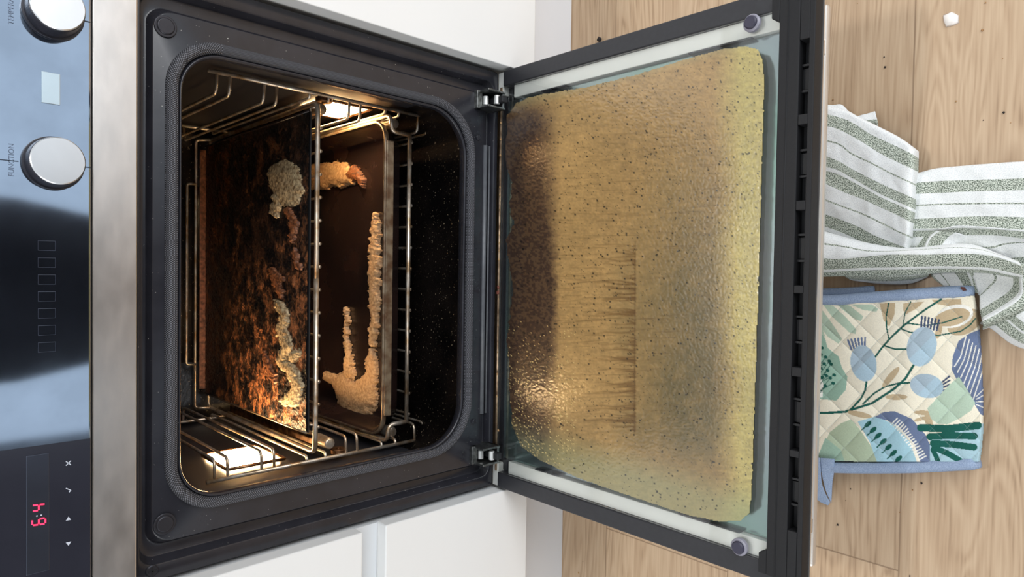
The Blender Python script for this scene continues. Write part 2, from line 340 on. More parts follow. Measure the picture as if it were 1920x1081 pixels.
# lamps
def lamp(sx, y0, y1, z0, z1):
    l = bpy.data.objects.new('oven_lamp', None); COL.objects.link(l); l.parent = oven; l.empty_display_size = .02
    X = .2425*sx; b = B(); box(b, min(X, X-.003*sx), max(X, X-.003*sx), y0, y1, z0, z1); obj('lamp_cover', b, M['lampglass'], l, bevel=.001)
    b = B(); tube(b, fillet([(X-.002*sx, y0-.004, z0-.004), (X-.002*sx, y1+.004, z0-.004), (X-.002*sx, y1+.004, z1+.004), (X-.002*sx, y0-.004, z1+.004)], .004)+[Vector((X-.002*sx, y0-.004, z0-.004))], .0022)
    obj('lamp_rim', b, M['burntwire'], l, True)
lamp(-1, .14, .222, .445, .512); lamp(1, .125, .205, .326, .388)

# side ladders of guide wire
LEV = [(.5465, .5315), (.4905, .4745), (.4305, .404), (.374, .357), (.3175, .2945), (.2615, .2445)]
def side_rack(sx):
    s = bpy.data.objects.new('side_rack', None); COL.objects.link(s); s.parent = oven; s.empty_display_size = .02
    xo, xi = .2375*sx, .2135*sx
    for Y, n_ in ((.093, 'upright'), (.43, 'upright')):
        b = B(); tube(b, [(xo, Y, .236), (xo, Y, .556)], .0026); obj(n_, b, M['chrome'], s, True)
    for i, (a, c) in enumerate(LEV):
        for z in (a, c):
            x_in = xi if i not in (2, 4) else .2305*sx
            b = B(); tube(b, fillet([(xo, .093, z), (x_in, .095, z), (x_in, .428, z), (xo, .43, z)], .008), .0019, seg=8)
            obj('guide_wire', b, M['chrome'], s, True)
for sx in (1, -1): side_rack(sx)
# telescopic runners
def runner(sx, z):
    b = B(); X = .2255*sx; box(b, X-.0065, X+.0065, .13, .43, z-.006, z+.005)
    r_ = obj('telescopic_runner', b, M['burntwire'], oven, bevel=.002)
    b = B(); tube(b, [(X-.004*sx, .100, z-.002), (X-.004*sx, .135, z-.002)], [.0075, .0085], seg=16); obj('end_stop', b, M['chrome'], r_, True, bevel=.002)
    b = B(); box(b, X-.0095*sx-.002, X-.0095*sx+.002, .13, .41, z-.004, z+.003); obj('slide_bar', b, M['chrome'], r_, bevel=.001)
runner(1, .412); runner(-1, .396); runner(1, .299); runner(-1, .297)
for X, z in ((-.233, .379), (.233, .405)):
    b = B(); sx = 1 if X > 0 else -1; disc(b, (X+.004*sx, .105, z), (-sx, 0, 0), .011, .006, seg=24, chamfer=.001); disc(b, (X, .105, z), (-sx, 0, 0), .003, .004, seg=12)
    obj('thumb_nut', b, M['burntwire'], oven)

# hinges: a pressed steel bracket with a slot, arm and pin
def hinge(X):
    h = bpy.data.objects.new('hinge', None); COL.objects.link(h); h.parent = oven; h.empty_display_size = .02
    b = B(); w_ = .0125
    box(b, X-w_, X-w_+.003, -.022, .012, .196, .228); box(b, X+w_-.003, X+w_, -.022, .012, .196, .228)
    box(b, X-w_, X+w_, -.003, .004, .222, .232); box(b, X-w_, X+w_, -.02, .004, .196, .2)
    obj('hinge_bracket', b, M['hinge'], h, bevel=.0008)
    b = B(); box(b, X-.0045, X+.0045, -.03, .008, .2005, .2095); obj('hinge_arm', b, M['slotdark'], h, bevel=.001)
    for yy, zz in ((-.004, .217), (-.018, .209)):
        b = B(); disc(b, (X-.006, yy, zz), (1, 0, 0), .004, .012, seg=16, chamfer=.0006); obj('hinge_pin', b, M['hingepin'], h)
    return h
hinge(.2505); hinge(-.2455)

# control panel, trim and knobs
pan = obj('control_panel', box(B(), -.2965, .2965, -.030, .02, .697, .7745), M['glassblack'], oven, bevel=.0015)
strip = obj('front_trim', box(B(), -.2965, .2965, -.0225, .02, .6585, .6945), M['steel'], oven, bevel=.0012)
obj('trim_shadow_gap', box(B(), -.2955, .2955, -.018, .018, .6943, .6972), M['slotdark'], oven)
obj('top_channel', box(B(), -.295, .295, .002, .02, .6532, .6587), M['blackmetal'], oven)
for X in (.097, .222):
    z = .7245; kb = B(); disc(kb, (X, -.0302, z), (0, -1, 0), .0222, .004, seg=64); disc(kb, (X, -.034, z), (0, -1, 0), .0205, .0175, seg=64, taper=.96, chamfer=.001)
    k_ = obj('control_knob', kb, M['knobside'], oven, bevel=.0005)
    kb = B(); disc(kb, (X, -.0512, z), (0, -1, 0), .0192, .0022, seg=64, chamfer=.0008); obj('knob_cap', kb, M['knobface'], k_)
    b = B(); box(b, X-.0004, X+.0004, -.0307, -.0298, .6975, .7035); obj('index_line', b, M['mark'], pan)
b = B(); box(b, .0955, .0962, -.0306, -.0298, .748, .7735); obj('index_line', b, M['mark'], pan)
b = B(); box(b, .1465, .1725, -.0309, -.0298, .7195, .7325); obj('pale_reflection_patch', b, M['palereflect'], pan, bevel=.0004)  # pale rectangle paints a reflection on the panel glass
b = B(); box(b, -.247, -.147, -.0306, -.0298, .7275, .7435); obj('display_window', b, M['display'], pan, bevel=.0003)
b = B(); box(b, -.2965, -.1395, -.0303, -.0299, .6975, .7742); obj('dark_reflection_field', b, mat('dark_reflection_glass', (44, 45, 54), .12, var=.15, scale=20), pan)  # dark end of the panel: the room's dark reflection put in as colour
def seg7(X, Z, on, h=.0092, wd=.0048):
    t = .0011; b = B(); sl = .0008
    def bar(x0, z0, x1, z1):
        hor = abs(x1-x0) > abs(z1-z0)
        if hor: P = [(x0+t*.6, z0-t/2), (x1-t*.6, z1-t/2), (x1-t*.6, z1+t/2), (x0+t*.6, z0+t/2)]
        else: P = [(x0-t/2, z0+t*.6), (x0+t/2, z0+t*.6), (x1+t/2, z1-t*.6), (x1-t/2, z1-t*.6)]
        vs = [b.verts.new((X+x+sl*z/h, y, Z+z)) for y in (-.0306, -.0312) for x, z in P]
        b.faces.new(vs[:4]); b.faces.new(vs[4:][::-1])
        for i in range(4): b.faces.new((vs[i], vs[(i+1) % 4], vs[4+(i+1) % 4], vs[4+i]))
    m_ = h/2; D = {'a': (0, h, wd, h), 'b': (wd, m_, wd, h), 'c': (wd, 0, wd, m_), 'd': (0, 0, wd, 0), 'e': (0, 0, 0, m_), 'f': (0, m_, 0, h), 'g': (0, m_, wd, m_)}
    for s_ in on: bar(*D[s_])
    obj('clock_digit', b, M['digit'], pan)
seg7(-.2065, .7303, 'acdefg'); seg7(-.1945, .7303, 'bcfg')
for z in (.7332, .7362):
    b = B(); disc(b, (-.1985, -.0304, z), (0, -1, 0), .0006, .0006, seg=10); obj('clock_colon_dot', b, M['print'], pan)
def flat(name, polys, m, y=-.0304, t=.0004, parent=pan):
    b = B()
    for P in polys:
        vs = [b.verts.new((x, yy, z)) for yy in (y, y-t) for x, z in P]; n = len(P)
        b.faces.new(vs[:n]); b.faces.new(vs[n:][::-1])
        for i in range(n): b.faces.new((vs[i], vs[(i+1) % n], vs[n+(i+1) % n], vs[n+i]))
    return obj(name, b, m, parent)
def stroke2(a, c, t=.00035):
    d = np.array(c)-np.array(a); d = d/np.hypot(*d); n_ = np.array([-d[1], d[0]])*t
    return [tuple(np.array(a)+n_), tuple(np.array(a)-n_), tuple(np.array(c)-n_), tuple(np.array(c)+n_)]
zc = .7138
flat('cancel_symbol', [stroke2((-.160, zc-.0018), (-.1564, zc+.0018)), stroke2((-.160, zc+.0018), (-.1564, zc-.0018))], M['print'])
flat('tick_symbol', [stroke2((-.1835, zc-.0004), (-.1822, zc-.0018)), stroke2((-.1822, zc-.0018), (-.1796, zc+.0018))], M['print'])
flat('right_arrow_symbol', [[(-.2046, zc), (-.2078, zc-.0019), (-.2078, zc+.0019)]], M['print'])
flat('left_arrow_symbol', [[(-.230, zc), (-.2268, zc-.0019), (-.2268, zc+.0019)]], M['print'])
def text(body, X, Z, size, m, parent, name):
    c = bpy.data.curves.new(name, 'FONT'); c.body = body; c.size = size; c.extrude = .0002; c.align_x = 'CENTER'; c.align_y = 'CENTER'
    o = bpy.data.objects.new(name, c); COL.objects.link(o); o.location = (X, -.0304, Z); o.rotation_euler = (math.pi/2, 0, 0); o.parent = parent
    c.materials.append(m); o.select_set(True)
    dg = bpy.context.evaluated_depsgraph_get(); me = bpy.data.meshes.new_from_object(o.evaluated_get(dg)); mw = o.matrix_basis.copy()
    me.transform(mw); bpy.data.objects.remove(o); o2 = bpy.data.objects.new(name, me); COL.objects.link(o2); o2.parent = parent
    return o2
text('FUNCTION', .0965, .7525, .0052, M['printdim'], pan, 'knob_lettering')
text('TEMPERATURE', .2225, .7525, .0052, M['printdim'], pan, 'knob_lettering')
for i in range(7):
    z = .729; x = .028-.0142*i; b = B(); tube(b, [(x-.004, -.0303, z-.006), (x+.004, -.0303, z-.006), (x+.004, -.0303, z+.006), (x-.004, -.0303, z+.006)], .00018, seg=5, closed=True)
    obj('touch_key_outline', b, M['keyline'], pan)
# oven body behind the front
b = B(); box(b, -.28, .28, .05, .56, .205, .24); box(b, -.28, .28, .05, .56, .63, .77); box(b, -.28, -.2445, .05, .56, .24, .63); box(b, .2445, .28, .05, .56, .24, .63); box(b, -.28, .28, .495, .56, .24, .63)
obj('housing', b, M['blackmetal'], oven)

# ------------------------------------------------------------------ oven door (folded down, flat)
door = bpy.data.objects.new('oven_door', None); COL.objects.link(door); door.parent = oven; door.empty_display_size = .02
ZD = .193
b = B(); box(b, -.2955, -.2735, -.4345, -.012, .158, ZD-.001); box(b, .2735, .2955, -.4345, -.012, .158, ZD-.001); box(b, -.2735, .2735, -.4345, -.012, .158, .176); box(b, -.2735, .2735, -.4345, -.41, .158, .180); box(b, -.2955, -.284, -.4455, -.43, .18, ZD-.001); box(b, .284, .2955, -.4455, -.43, .18, ZD-.001)
box(b, -.2735, .2735, -.02, -.0, .16, .180)
obj('door_shell', b, M['blackmetal'], door, bevel=.0015)
b = B(); box(b, -.2965, .2965, -.4347, -.01, .1545, .1585); obj('outer_panel', b, M['steel'], door, bevel=.001)
for sx in (1, -1):
    b = B(); x0, x1 = sorted((.2555*sx, .2732*sx)); box(b, x0, x1, -.41, -.03, .1765, .1875); obj('side_profile', b, M['silver'], door, bevel=.0008)
    for (ya, yb) in ((-.083, -.102), (-.105, -.125), (-.305, -.34), (-.343, -.378)):
        xx = .2545*sx; b = B(); box(b, xx-.0008, xx+.0008, yb, ya, .1768, .1885); obj('profile_slot', b, M['printline'], door)
    b = B(); disc(b, (.266*sx, -.382, ZD), (0, 0, 1), .0088, .005, seg=32, chamfer=.0012); bp_ = obj('rubber_bumper', b, M['bumpring'], door)
    b = B(); disc(b, (.266*sx, -.382, ZD+.005), (0, 0, 1), .0066, .0028, seg=32, chamfer=.0012); obj('rubber_bumper', b, M['bumper'], door)
    # dark frame foot beside each hinge
    b = B(); x0, x1 = sorted((.262*sx, .2945*sx)); box(b, x0, x1, -.0112, .0, .166, .190); obj('hinge_cover', b, M['silver'], door, bevel=.001)
b = B(); box(b, -.2548, .2548, -.41, -.012, .1765, .1805); obj('middle_pane', b, M['coated'], door)
b = B(); box(b, -.2728, .2728, -.4105, -.008, .1888, ZD); gp = obj('inner_glass', b, M['glass'], door, bevel=.0006)
b = B(); tube(b, [(-.2725, -.0078, .191), (.2725, -.0078, .191)], .0017); obj('glass_edge', b, mat('glass_edge_glint', (196, 168, 140), .3, metal=.6, scale=80, rgb2=(96, 70, 50)), door, True)
b = B(); tube(b, [(-.2725, -.411, .191), (.2725, -.411, .191)], .0016); obj('glass_edge', b, mat('glass_edge_tan', (150, 132, 116), .3, metal=.4), door, True)
# slotted plastic cap along the free edge of the door
def cap():
    bm = B(); z0, z1 = .181, .1985
    slots = [((72, 213), 1), ((232, 375), 1), ((393, 535), 1), ((550, 690), 1), ((708, 848), 1), ((862, 1002), 1)]
    ys = [(at(1512, a, Z=z1)[0], at(1508, c, Z=z1)[0]) for (a, c), _ in slots]
    ys = [(max(p), min(p)) for p in ys]
    ya, yb, yc, yd = -.4115, -.4318, -.4412, -.4462   # rear edge, slot edges, front edge
    box(bm, -.284, .284, yb, ya, z0, z1); box(bm, -.284, .284, yd, yc, z0, z1)
    prev = .284
    for hi, lo in ys:
        box(bm, hi, prev, yc, yb, z0, z1); prev = lo
    box(bm, -.284, prev, yc, yb, z0, z1)
    bmesh.ops.remove_doubles(bm, verts=bm.verts[:], dist=1e-5)
    b = B(); box(b, -.2965, .2965, -.4472, -.444, .1795, .1812); obj('steel_edge', b, M['steel'], door)
    c_ = obj('edge_cap', bm, M['plastic'], door, bevel=.0009)
    for hi, lo in ys:
        b = B(); box(b, lo, hi, yc, yb, .1805, .1835)
        for k in (.33, .68): box(b, lo+(hi-lo)*k-.001, lo+(hi-lo)*k+.001, yc, yb, .1835, .191)
        box(b, lo+(hi-lo)*.36, lo+(hi-lo)*.64, yc+.004, yb, .1835, .188)
        obj('vent_slot', b, M['slotdark'], door)
    for sx in (1, -1):
        b = B(); P = [(.262, -.4115), (.284, -.4115), (.284, -.396), (.266, -.396)] if False else [(.2585, -.4117), (.264, -.4035), (.284, -.4035), (.284, -.4117)]
        vs = [b.verts.new((x*sx, y, z)) for z in (.1935, z1) for x, y in P]; b.faces.new(vs[:4]); b.faces.new(vs[4:])
        for i in range(4): b.faces.new((vs[i], vs[(i+1) % 4], vs[4+(i+1) % 4], vs[4+i]))
        obj('cap_corner', b, M['plastic'], door, bevel=.0009)
    b = B(); tube(b, [(-.283, -.4205, z1-.0002), (.283, -.4205, z1-.0002)], .0008); obj('cap_ridge', b, M['plastic'], door, True)
cap()
# pull handle hanging under the free edge
b = B(); box(b, -.295, .295, -.4275, -.413, .112, .122); hd = obj('door_handle', b, mat('satin_handle', (214, 208, 200), .35, metal=.7, var=.03), door, bevel=.003)
for sx in (1, -1):
    b = B(); box(b, .25*sx-.008, .25*sx+.008, -.426, -.415, .12, .156); obj('handle_post', b, M['steel'], door, bevel=.001)

# baked grease on the inside of the door glass
def film():
    XX, YY = pixgrid(940, 1442, 78, 992, 1.6)
    out = [(946, 300), (950, 215), (968, 190), (1015, 176), (1100, 162), (1190, 140), (1280, 112), (1350, 92), (1398, 86), (1422, 92), (1431, 112), (1434, 150),
           (1424, 500), (1410, 930), (1405, 962), (1390, 976), (1350, 978), (1290, 966), (1180, 930), (1080, 895), (1010, 862), (975, 836), (960, 800), (955, 730), (950, 640), (960, 540), (948, 450), (964, 420), (955, 400), (958, 340)]
    wob = (vnoise(XX, YY, 9, 1)-.5)*np.where(XX < 1000, 5, 1.6)
    inside = inpoly(XX+wob, YY+wob, out)
    base = np.array([152, 122, 76.]); C = np.ones(XX.shape+(3,))*base
    n1 = vnoise(XX, YY, 90, 2); n2 = vnoise(XX, YY, 7, 3); n3 = vnoise(XX/6, YY, 3, 4); n4 = vnoise(XX, YY, 2.3, 5)
    C *= (1+.10*(n1-.5)+.10*(n2-.5)+.10*(n3-.5)+.14*(n4-.5))[..., None]
    # darker band near the hinge: shadow of the oven front painted into the film
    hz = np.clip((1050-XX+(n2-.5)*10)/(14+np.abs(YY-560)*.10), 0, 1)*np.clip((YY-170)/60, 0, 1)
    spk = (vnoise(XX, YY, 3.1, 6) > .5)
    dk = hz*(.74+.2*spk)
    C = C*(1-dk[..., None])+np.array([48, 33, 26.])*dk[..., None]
    yl = np.clip((XX-1335+(n1-.5)*20)/55, 0, 1)[..., None]; C = C*(1-yl)+C*np.array([1.08, 1.22, 1.16])*yl  # lighter zone paints the bright wall's reflection into the film colour
    # grey-green washed mottling toward the free edge
    g = np.clip((XX-1150+(n1-.5)*80)/130, 0, 1)*np.clip((1378-XX)/45, 0, 1)*np.clip((YY-180)/420, 0, 1)*np.clip((930-YY)/110, 0, 1)
    gm = g*np.clip(.55+.9*(vnoise(XX, YY, 16, 8)*vnoise(XX, YY, 5, 9)), 0, .8)
    C = C*(1-gm[..., None])+np.array([84, 76, 50.])*gm[..., None]
    rim = np.clip((YY-905+.30*(1400-XX))/50, 0, 1)*.5
    C = C*(1-rim[..., None])+np.array([128, 138, 104.])*rim[..., None]
    rim = np.clip((190-.27*(XX-950)+26-YY)/30, 0, 1)*.5
    C = C*(1-rim[..., None])+np.array([128, 136, 106.])*rim[..., None]
    # runs ending on a straight line
    r = np.random.RandomState(3)
    for k in range(150):
        y = 455+355*r.rand()**.8; L_ = 6+95*r.rand()**3; d, t = segdist(XX, YY+np.sin(XX/9+k)*1.2, (1191, y), (1191-L_, y+r.uniform(-6, 4))); wd = 1.3+1.9*r.rand()
        a = np.clip(1-d/wd, 0, 1)*(1-.7*t)*.8; C = C*(1-a[..., None])+np.array([92, 66, 34.])*a[..., None]
    d, t = segdist(XX, YY, (1191, 452), (1189, 812)); a = np.clip(1-d/1.6, 0, 1)*.5; C = C*(1-a[..., None])+np.array([84, 62, 36.])*a[..., None]
    for k in range(130):   # fine hair cracks along the glass
        y = 230+560*r.rand(); x = 1040+300*r.rand()**1.4; L_ = 20+60*r.rand(); d, t = segdist(XX, YY, (x, y), (x+L_, y-L_*.12*r.rand()+3*r.rand())); a = np.clip(1-d/1.3, 0, 1)*.33
        C = C*(1-a[..., None])+np.array([86, 64, 36.])*a[..., None]
    for k in range(2600):  # burnt specks
        x = 960+470*r.rand(); y = 100+860*r.rand(); rad = .8+1.3*r.rand()**3; ix = int((x-940)/1.6); iy = int((y-78)/1.6)
        C[iy, ix] *= .35
        if rad > 1.5: C[iy:iy+2, ix:ix+2] *= .5
    for k in range(500):   # pale beads low on the glass
        x = 950+130*r.rand()**1.5; y = 600+270*r.rand()**.6; ix = int((x-940)/1.6); iy = int((y-78)/1.6); C[iy, ix] = (205, 180, 120)
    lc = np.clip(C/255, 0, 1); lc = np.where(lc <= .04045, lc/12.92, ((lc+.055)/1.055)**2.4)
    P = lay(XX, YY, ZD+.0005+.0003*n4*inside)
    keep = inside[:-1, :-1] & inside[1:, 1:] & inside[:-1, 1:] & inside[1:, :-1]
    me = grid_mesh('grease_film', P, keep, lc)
    fm = patmat('baked_grease', .34, .12, 1500, .5)
    n_ = fm.node_tree.nodes; L_ = fm.node_tree.links; p_ = n_['Principled BSDF']; p_.inputs['Coat Weight'].default_value = 1; p_.inputs['Coat Roughness'].default_value = .18; p_.inputs['Coat IOR'].default_value = 1.65
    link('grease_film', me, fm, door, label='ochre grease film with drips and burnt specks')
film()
# crumbs caught along the hinge side
crg = random.Random(5)

# ------------------------------------------------------------------ cabinets and worktop
cr = thing('base_cabinet', 'white lacquered cabinet with plain flat door, upper-right of the oven', 'cabinet')
obj('cabinet_body', box(B(), .3005, .895, .0, .6, .14, .784), M['white'], cr)
obj('cabinet_door', box(B(), .2995, .895, -.022, -.0015, .139, .78), M['white'], cr, bevel=.0012)
cl = thing('drawer_cabinet', 'white drawer cabinet with two flat fronts and a recessed grip between', 'cabinet')
b = B(); box(b, -.895, -.3005, .0, .6, .14, .784); obj('cabinet_body', b, M['whitegap'], cl)
obj('drawer_front', box(B(), -.895, -.299, -.022, -.0015, .140, .3855), M['white'], cl, bevel=.0015, label='lower white drawer front')
obj('drawer_front', box(B(), -.895, -.299, -.022, -.0015, .4175, .78), M['white'], cl, bevel=.0015, label='upper white drawer front')
obj('grip_channel', box(B(), -.895, -.3, -.0035, -.0002, .386, .417), M['whitegap'], cl)
hc = obj('oven_housing_panel', box(B(), -.2985, .2985, .0, .02, .1405, .1535), M['white']); tag(hc, 'white filler strip under the oven between the two cabinets', 'panel')
wt = obj('worktop', box(B(), -1.5, 1.5, -.04, .615, .7855, .82), M['worktop'], bevel=.002); tag(wt, 'grey worktop above the oven and cabinets', 'worktop')

# ------------------------------------------------------------------ racks
def rack(zf, drop, yfront, loop, label, hide_front=False):
    t = thing('oven_rack', label, 'rack', group=None)
    hw = .2255; yb = .465; zg = zf-drop
    b = B(); ya = yfront
    if drop > .01:
        pts = [(hw-.022, ya, zg), (hw-.022, ya, zf-.0), (hw, ya, zf), (hw, yb, zf), (-hw, yb, zf), (-hw, ya, zf), (-hw+.022, ya, zf), (-hw+.022, ya, zg)]
        tube(b, fillet(pts, .011), .0031, seg=10); obj('frame_wire', b, M['chrome'], t, True)
        b = B(); tube(b, [(hw-.022, ya, zg), (-hw+.022, ya, zg)], .0031, seg=10); obj('front_bar', b, M['chrome'], t, True)
    else:
        pts = [(0, ya, zf), (hw, ya, zf), (hw, yb, zf), (-hw, yb, zf), (-hw, ya, zf), (0, ya, zf)]
        tube(b, fillet(pts, .011), .0033, seg=10); obj('frame_wire', b, M['chrome'], t, True)
        b = B(); tube(b, fillet([(hw-.006, ya+.002, zf), (hw-.006, ya+.012, zf+.004), (-hw+.035, ya+.012, zf+.004), (-hw+.035, ya+.004, zf)], .002), .0015, seg=8); obj('front_crossbar', b, M['chrome'], t, True)
    zr = .4435 if loop else zg-.003; b = B()
    tube(b, fillet([(hw, yb-.012, zf), (hw-.001, yb+.003, zr), (-hw+.001, yb+.003, zr), (-hw, yb-.012, zf)], .006) if loop else [(hw, yb-.002, zr), (-hw, yb-.002, zr)], .0024); obj('rear_bar', b, M['chrome'], t, True)
    if loop:
        b = B(); tube(b, fillet([(.151, yb+.002, .4435), (.151, yb+.003, .4575), (-.151, yb+.003, .4575), (-.151, yb+.002, .4435)], .006), .0024); obj('rear_stop', b, M['chrome'], t, True)
    for i in range(14):
        x = -.193+.0297*i; b = B(); zt = zg-.0045 if drop > .01 else zf-.0052
        tube(b, [(x, ya-.0005, zt+.0012), (x, ya+.004, zt), (x, yb+.001, zt)], [.0019, .0017, .0015], seg=6)
        disc(b, (x, ya-.0018, zt+.0015), (0, 1, 0), .0023, .003, seg=10)
        obj('grid_wire', b, M['chrome'], t, True)
    return t
rack(.4225, .0, .0876, True, 'upper chrome wire oven rack carrying the burnt flat baking tray')
rack(.3175, .031, .0785, False, 'lower chrome wire oven rack with dropped front bar below the deep pan')

# flat baking tray on the upper rack
def traymat(name, dark, crust, rough):
    m = bpy.data.materials.new(name); m.use_nodes = True; n = m.node_tree.nodes; L = m.node_tree.links; p = n['Principled BSDF']
    t = n.new('ShaderNodeTexCoord'); mp = n.new('ShaderNodeMapping'); mp.inputs['Scale'].default_value = (1.0, 1.25, 1); L.new(t.outputs['Object'], mp.inputs[0])
    a = n.new('ShaderNodeTexNoise'); a.inputs['Scale'].default_value = 34; a.inputs['Detail'].default_value = 10; a.inputs['Roughness'].default_value = .86; L.new(mp.outputs[0], a.inputs[0])
    r = n.new('ShaderNodeValToRGB'); e = r.color_ramp.elements; e[0].position = .49; e[0].color = (*lin(dark), 1); e[1].position = .58; e[1].color = (*lin(crust), 1); L.new(a.outputs[0], r.inputs[0])
    at_ = n.new('ShaderNodeAttribute'); at_.attribute_name = 'pattern'
    mx = n.new('ShaderNodeMix'); mx.data_type = 'RGBA'; L.new(at_.outputs['Fac'], mx.inputs[0]); mx.inputs[6].default_value = (*lin(dark), 1); L.new(r.outputs[0], mx.inputs[7]); L.new(mx.outputs[2], p.inputs['Base Color'])
    v = n.new('ShaderNodeTexNoise'); v.inputs['Scale'].default_value = 330; v.inputs['Detail'].default_value = 4; L.new(mp.outputs[0], v.inputs[0])
    b = n.new('ShaderNodeBump'); b.inputs['Strength'].default_value = .9; b.inputs['Distance'].default_value = .0022; L.new(v.outputs[0], b.inputs['Height']); L.new(b.outputs[0], p.inputs['Normal'])
    mr_ = n.new('ShaderNodeMapRange'); mr_.inputs[1].default_value = .35; mr_.inputs[2].default_value = .65; mr_.inputs[3].default_value = rough-.1; mr_.inputs[4].default_value = rough+.3; L.new(a.outputs[0], mr_.inputs[0]); L.new(mr_.outputs[0], p.inputs['Roughness'])
    return m
M['crust'] = traymat('burnt_tray_enamel', (20, 17, 17), (168, 106, 64), .3)
M['traymetal'] = mat('rusty_tray_rim', (150, 96, 68), .5, rgb2=(82, 48, 34), scale=160, bump=.4, bscale=500)
M['pan'] = mat('browned_pan_enamel', (44, 30, 27), .26, rgb2=(26, 20, 20), scale=14, bump=.15, bscale=120, rvar=.1)
M['panrim'] = mat('tan_pan_rim', (150, 134, 112), .3, metal=.55, rgb2=(104, 78, 58), scale=70)
ZT = .4315
tr = thing('baking_tray', 'flat black baking tray with burnt-on crust on the upper rack', 'tray')
def tray_surface():
    XX, YY = np.meshgrid(np.linspace(-.1985, .2125, 300), np.linspace(.094, .455, 260))
    # crust cover mask: denser on the -X side near the front
    mk = .14+.86*np.clip((.05-XX)/.17, 0, 1)*np.clip((.385-YY)/.07, 0, 1)+.3*(vnoise(XX*400, YY*400, 22, 21) > .62)
    mk = np.clip(mk, 0, 1); h = .0022*vnoise(XX*1000, YY*1000, 7, 22)*mk+.0014*vnoise(XX*1000, YY*1000, 2.4, 23)
    P = np.stack([XX, YY, ZT+h-.001], -1); return grid_mesh('tray_surface', P, None, np.repeat(mk[..., None], 3, -1))
link('tray_surface', tray_surface(), M['crust'], tr)
b = B(); box(b, -.1995, .2135, .0925, .457, ZT-.003, ZT-.0015); obj('tray_base', b, M['slotdark'], tr)
b = B(); box(b, -.192, .208, .4565, .460, ZT-.003, ZT+.0090); obj('rear_rim', b, M['traymetal'], tr, bevel=.001, label='rusty brown raised rear rim')
b = B(); tube(b, [(-.1998, .457, ZT), (-.1998, .094, ZT)], .0016); obj('side_rim', b, M['panrim'], tr, True)
b = B(); tube(b, [(.2138, .457, ZT), (.2138, .094, ZT)], .0016); obj('side_rim', b, M['pan'], tr, True)

# deep roasting pan on the lower rack
rp_ = thing('roasting_pan', 'deep brown roasting pan with tan rim on the lower rack', 'pan')
b = B(); zt = .3275
RR = [(-.2185, .2185, .078, .455, .028, zt-.006), (-.2205, .2205, .0765, .457, .03, zt-.0005), (-.2190, .2190, .078, .455, .029, zt+.001), (-.2165, .2165, .0805, .4525, .026, zt+.0003)]
loft(b, [(a, c, d, e, r, z) for a, c, d, e, r, z in RR], plane='z'); obj('pan_rim', b, M['panrim'], rp_, True)
b = B(); loft(b, [(-.2165, .2165, .0805, .4525, .026, zt+.0003), (-.214, .214, .083, .45, .026, zt-.004), (-.206, .206, .091, .44, .03, .2945), (-.198, .198, .099, .432, .03, .2915)], True, plane='z')
obj('pan_body', b, M['pan'], rp_, True)
# outer wall at the front, tan strip seen beside the rim
b = B(); box(b, -.190, .190, .0742, .0770, .3150, .3265); obj('pan_front_wall', b, M['panrim'], rp_, bevel=.001, label='tan front wall')

# ------------------------------------------------------------------ foam left by the oven cleaner
def foam_mat(name, rgb, rgb2):
    m = mat(name, rgb, .5, rgb2=rgb2, scale=260, bump=.9, bscale=900, spec=.6)
    return m
M['foam'] = foam_mat('tan_foam', (216, 180, 136), (176, 134, 92)); M['foampale'] = foam_mat('pale_foam', (206, 184, 144), (120, 92, 60)); M['foambrown'] = foam_mat('brown_foam', (150, 92, 54), (74, 40, 24))
def splat(label, strokes, Z, h, m, rough=.25):
    xs = [p[0] for s in strokes for p in s]; ys = [p[1] for s in strokes for p in s]; rm = max(p[2] for s in strokes for p in s)*1.3
    XX, YY = pixgrid(min(xs)-rm, max(xs)+rm, min(ys)-rm, max(ys)+rm, 1.0)
    wx = XX+(vnoise(XX, YY, 7, 31)-.5)*7+(vnoise(XX, YY, 2.5, 32)-.5)*4; wy = YY+(vnoise(XX, YY, 8, 33)-.5)*8+(vnoise(XX, YY, 2.5, 34)-.5)*4
    Fd = np.full(XX.shape, -1.)
    for s in strokes:
        s = s if len(s) > 1 else s*2
        for a, c in zip(s, s[1:]):
            d, t = segdist(wx, wy, a, c); r_ = a[2]*(1-t)+c[2]*t; Fd = np.maximum(Fd, 1-(d/r_)**2)
    hh = np.where(Fd > 0, h*np.clip(Fd, 0, 1)**.5+.0003*vnoise(XX, YY, 2, 35)+.0006*vnoise(XX, YY, 5, 36), -.0006)
    P = lay(XX, YY, Z+hh*.0+0.0); P[..., 2] += hh
    k = Fd > -.02; keep = k[:-1, :-1] | k[1:, 1:]
    me = grid_mesh('cleaning_foam', P, keep); o = link('cleaning_foam', me, m, None); tag(o, label, 'foam'); return o
zf = ZT+.0005
splat('round pale foam blob at the upper middle of the burnt flat tray', [[(533, 332, 32), (540, 358, 28)], [(519, 372, 8), (516, 404, 5)]], zf, .004, M['foampale'])
splat('thin broken foam drips trailing below the round pale blob', [[(541, 392, 6), (552, 420, 9), (549, 450, 5)], [(553, 470, 5), (560, 500, 5)]], zf, .004, M['foambrown'])
splat('small brown foam lump halfway along the flat tray', [[(512, 506, 5), (520, 528, 11), (529, 552, 5)]], zf, .004, M['foambrown'])
splat('long knobbly golden foam streak near the front of the flat tray', [[(524, 566, 8), (535, 590, 8), (530, 622, 10), (540, 652, 12), (530, 676, 8), (545, 692, 12), (562, 722, 9), (550, 745, 17), (536, 750, 9)], [(560, 660, 8), (552, 672, 8)]], zf, .005, M['foampale'])
splat('short slanting brown foam ridge beside the golden streak', [[(498, 662, 4), (506, 690, 7), (516, 712, 5)]], zf, .004, M['foambrown'])
zp = .2925
splat('thick tan foam patch at the upper end of the deep pan', [[(596, 330, 24), (640, 327, 23), (652, 330, 17)]], zp, .006, M['foam'])
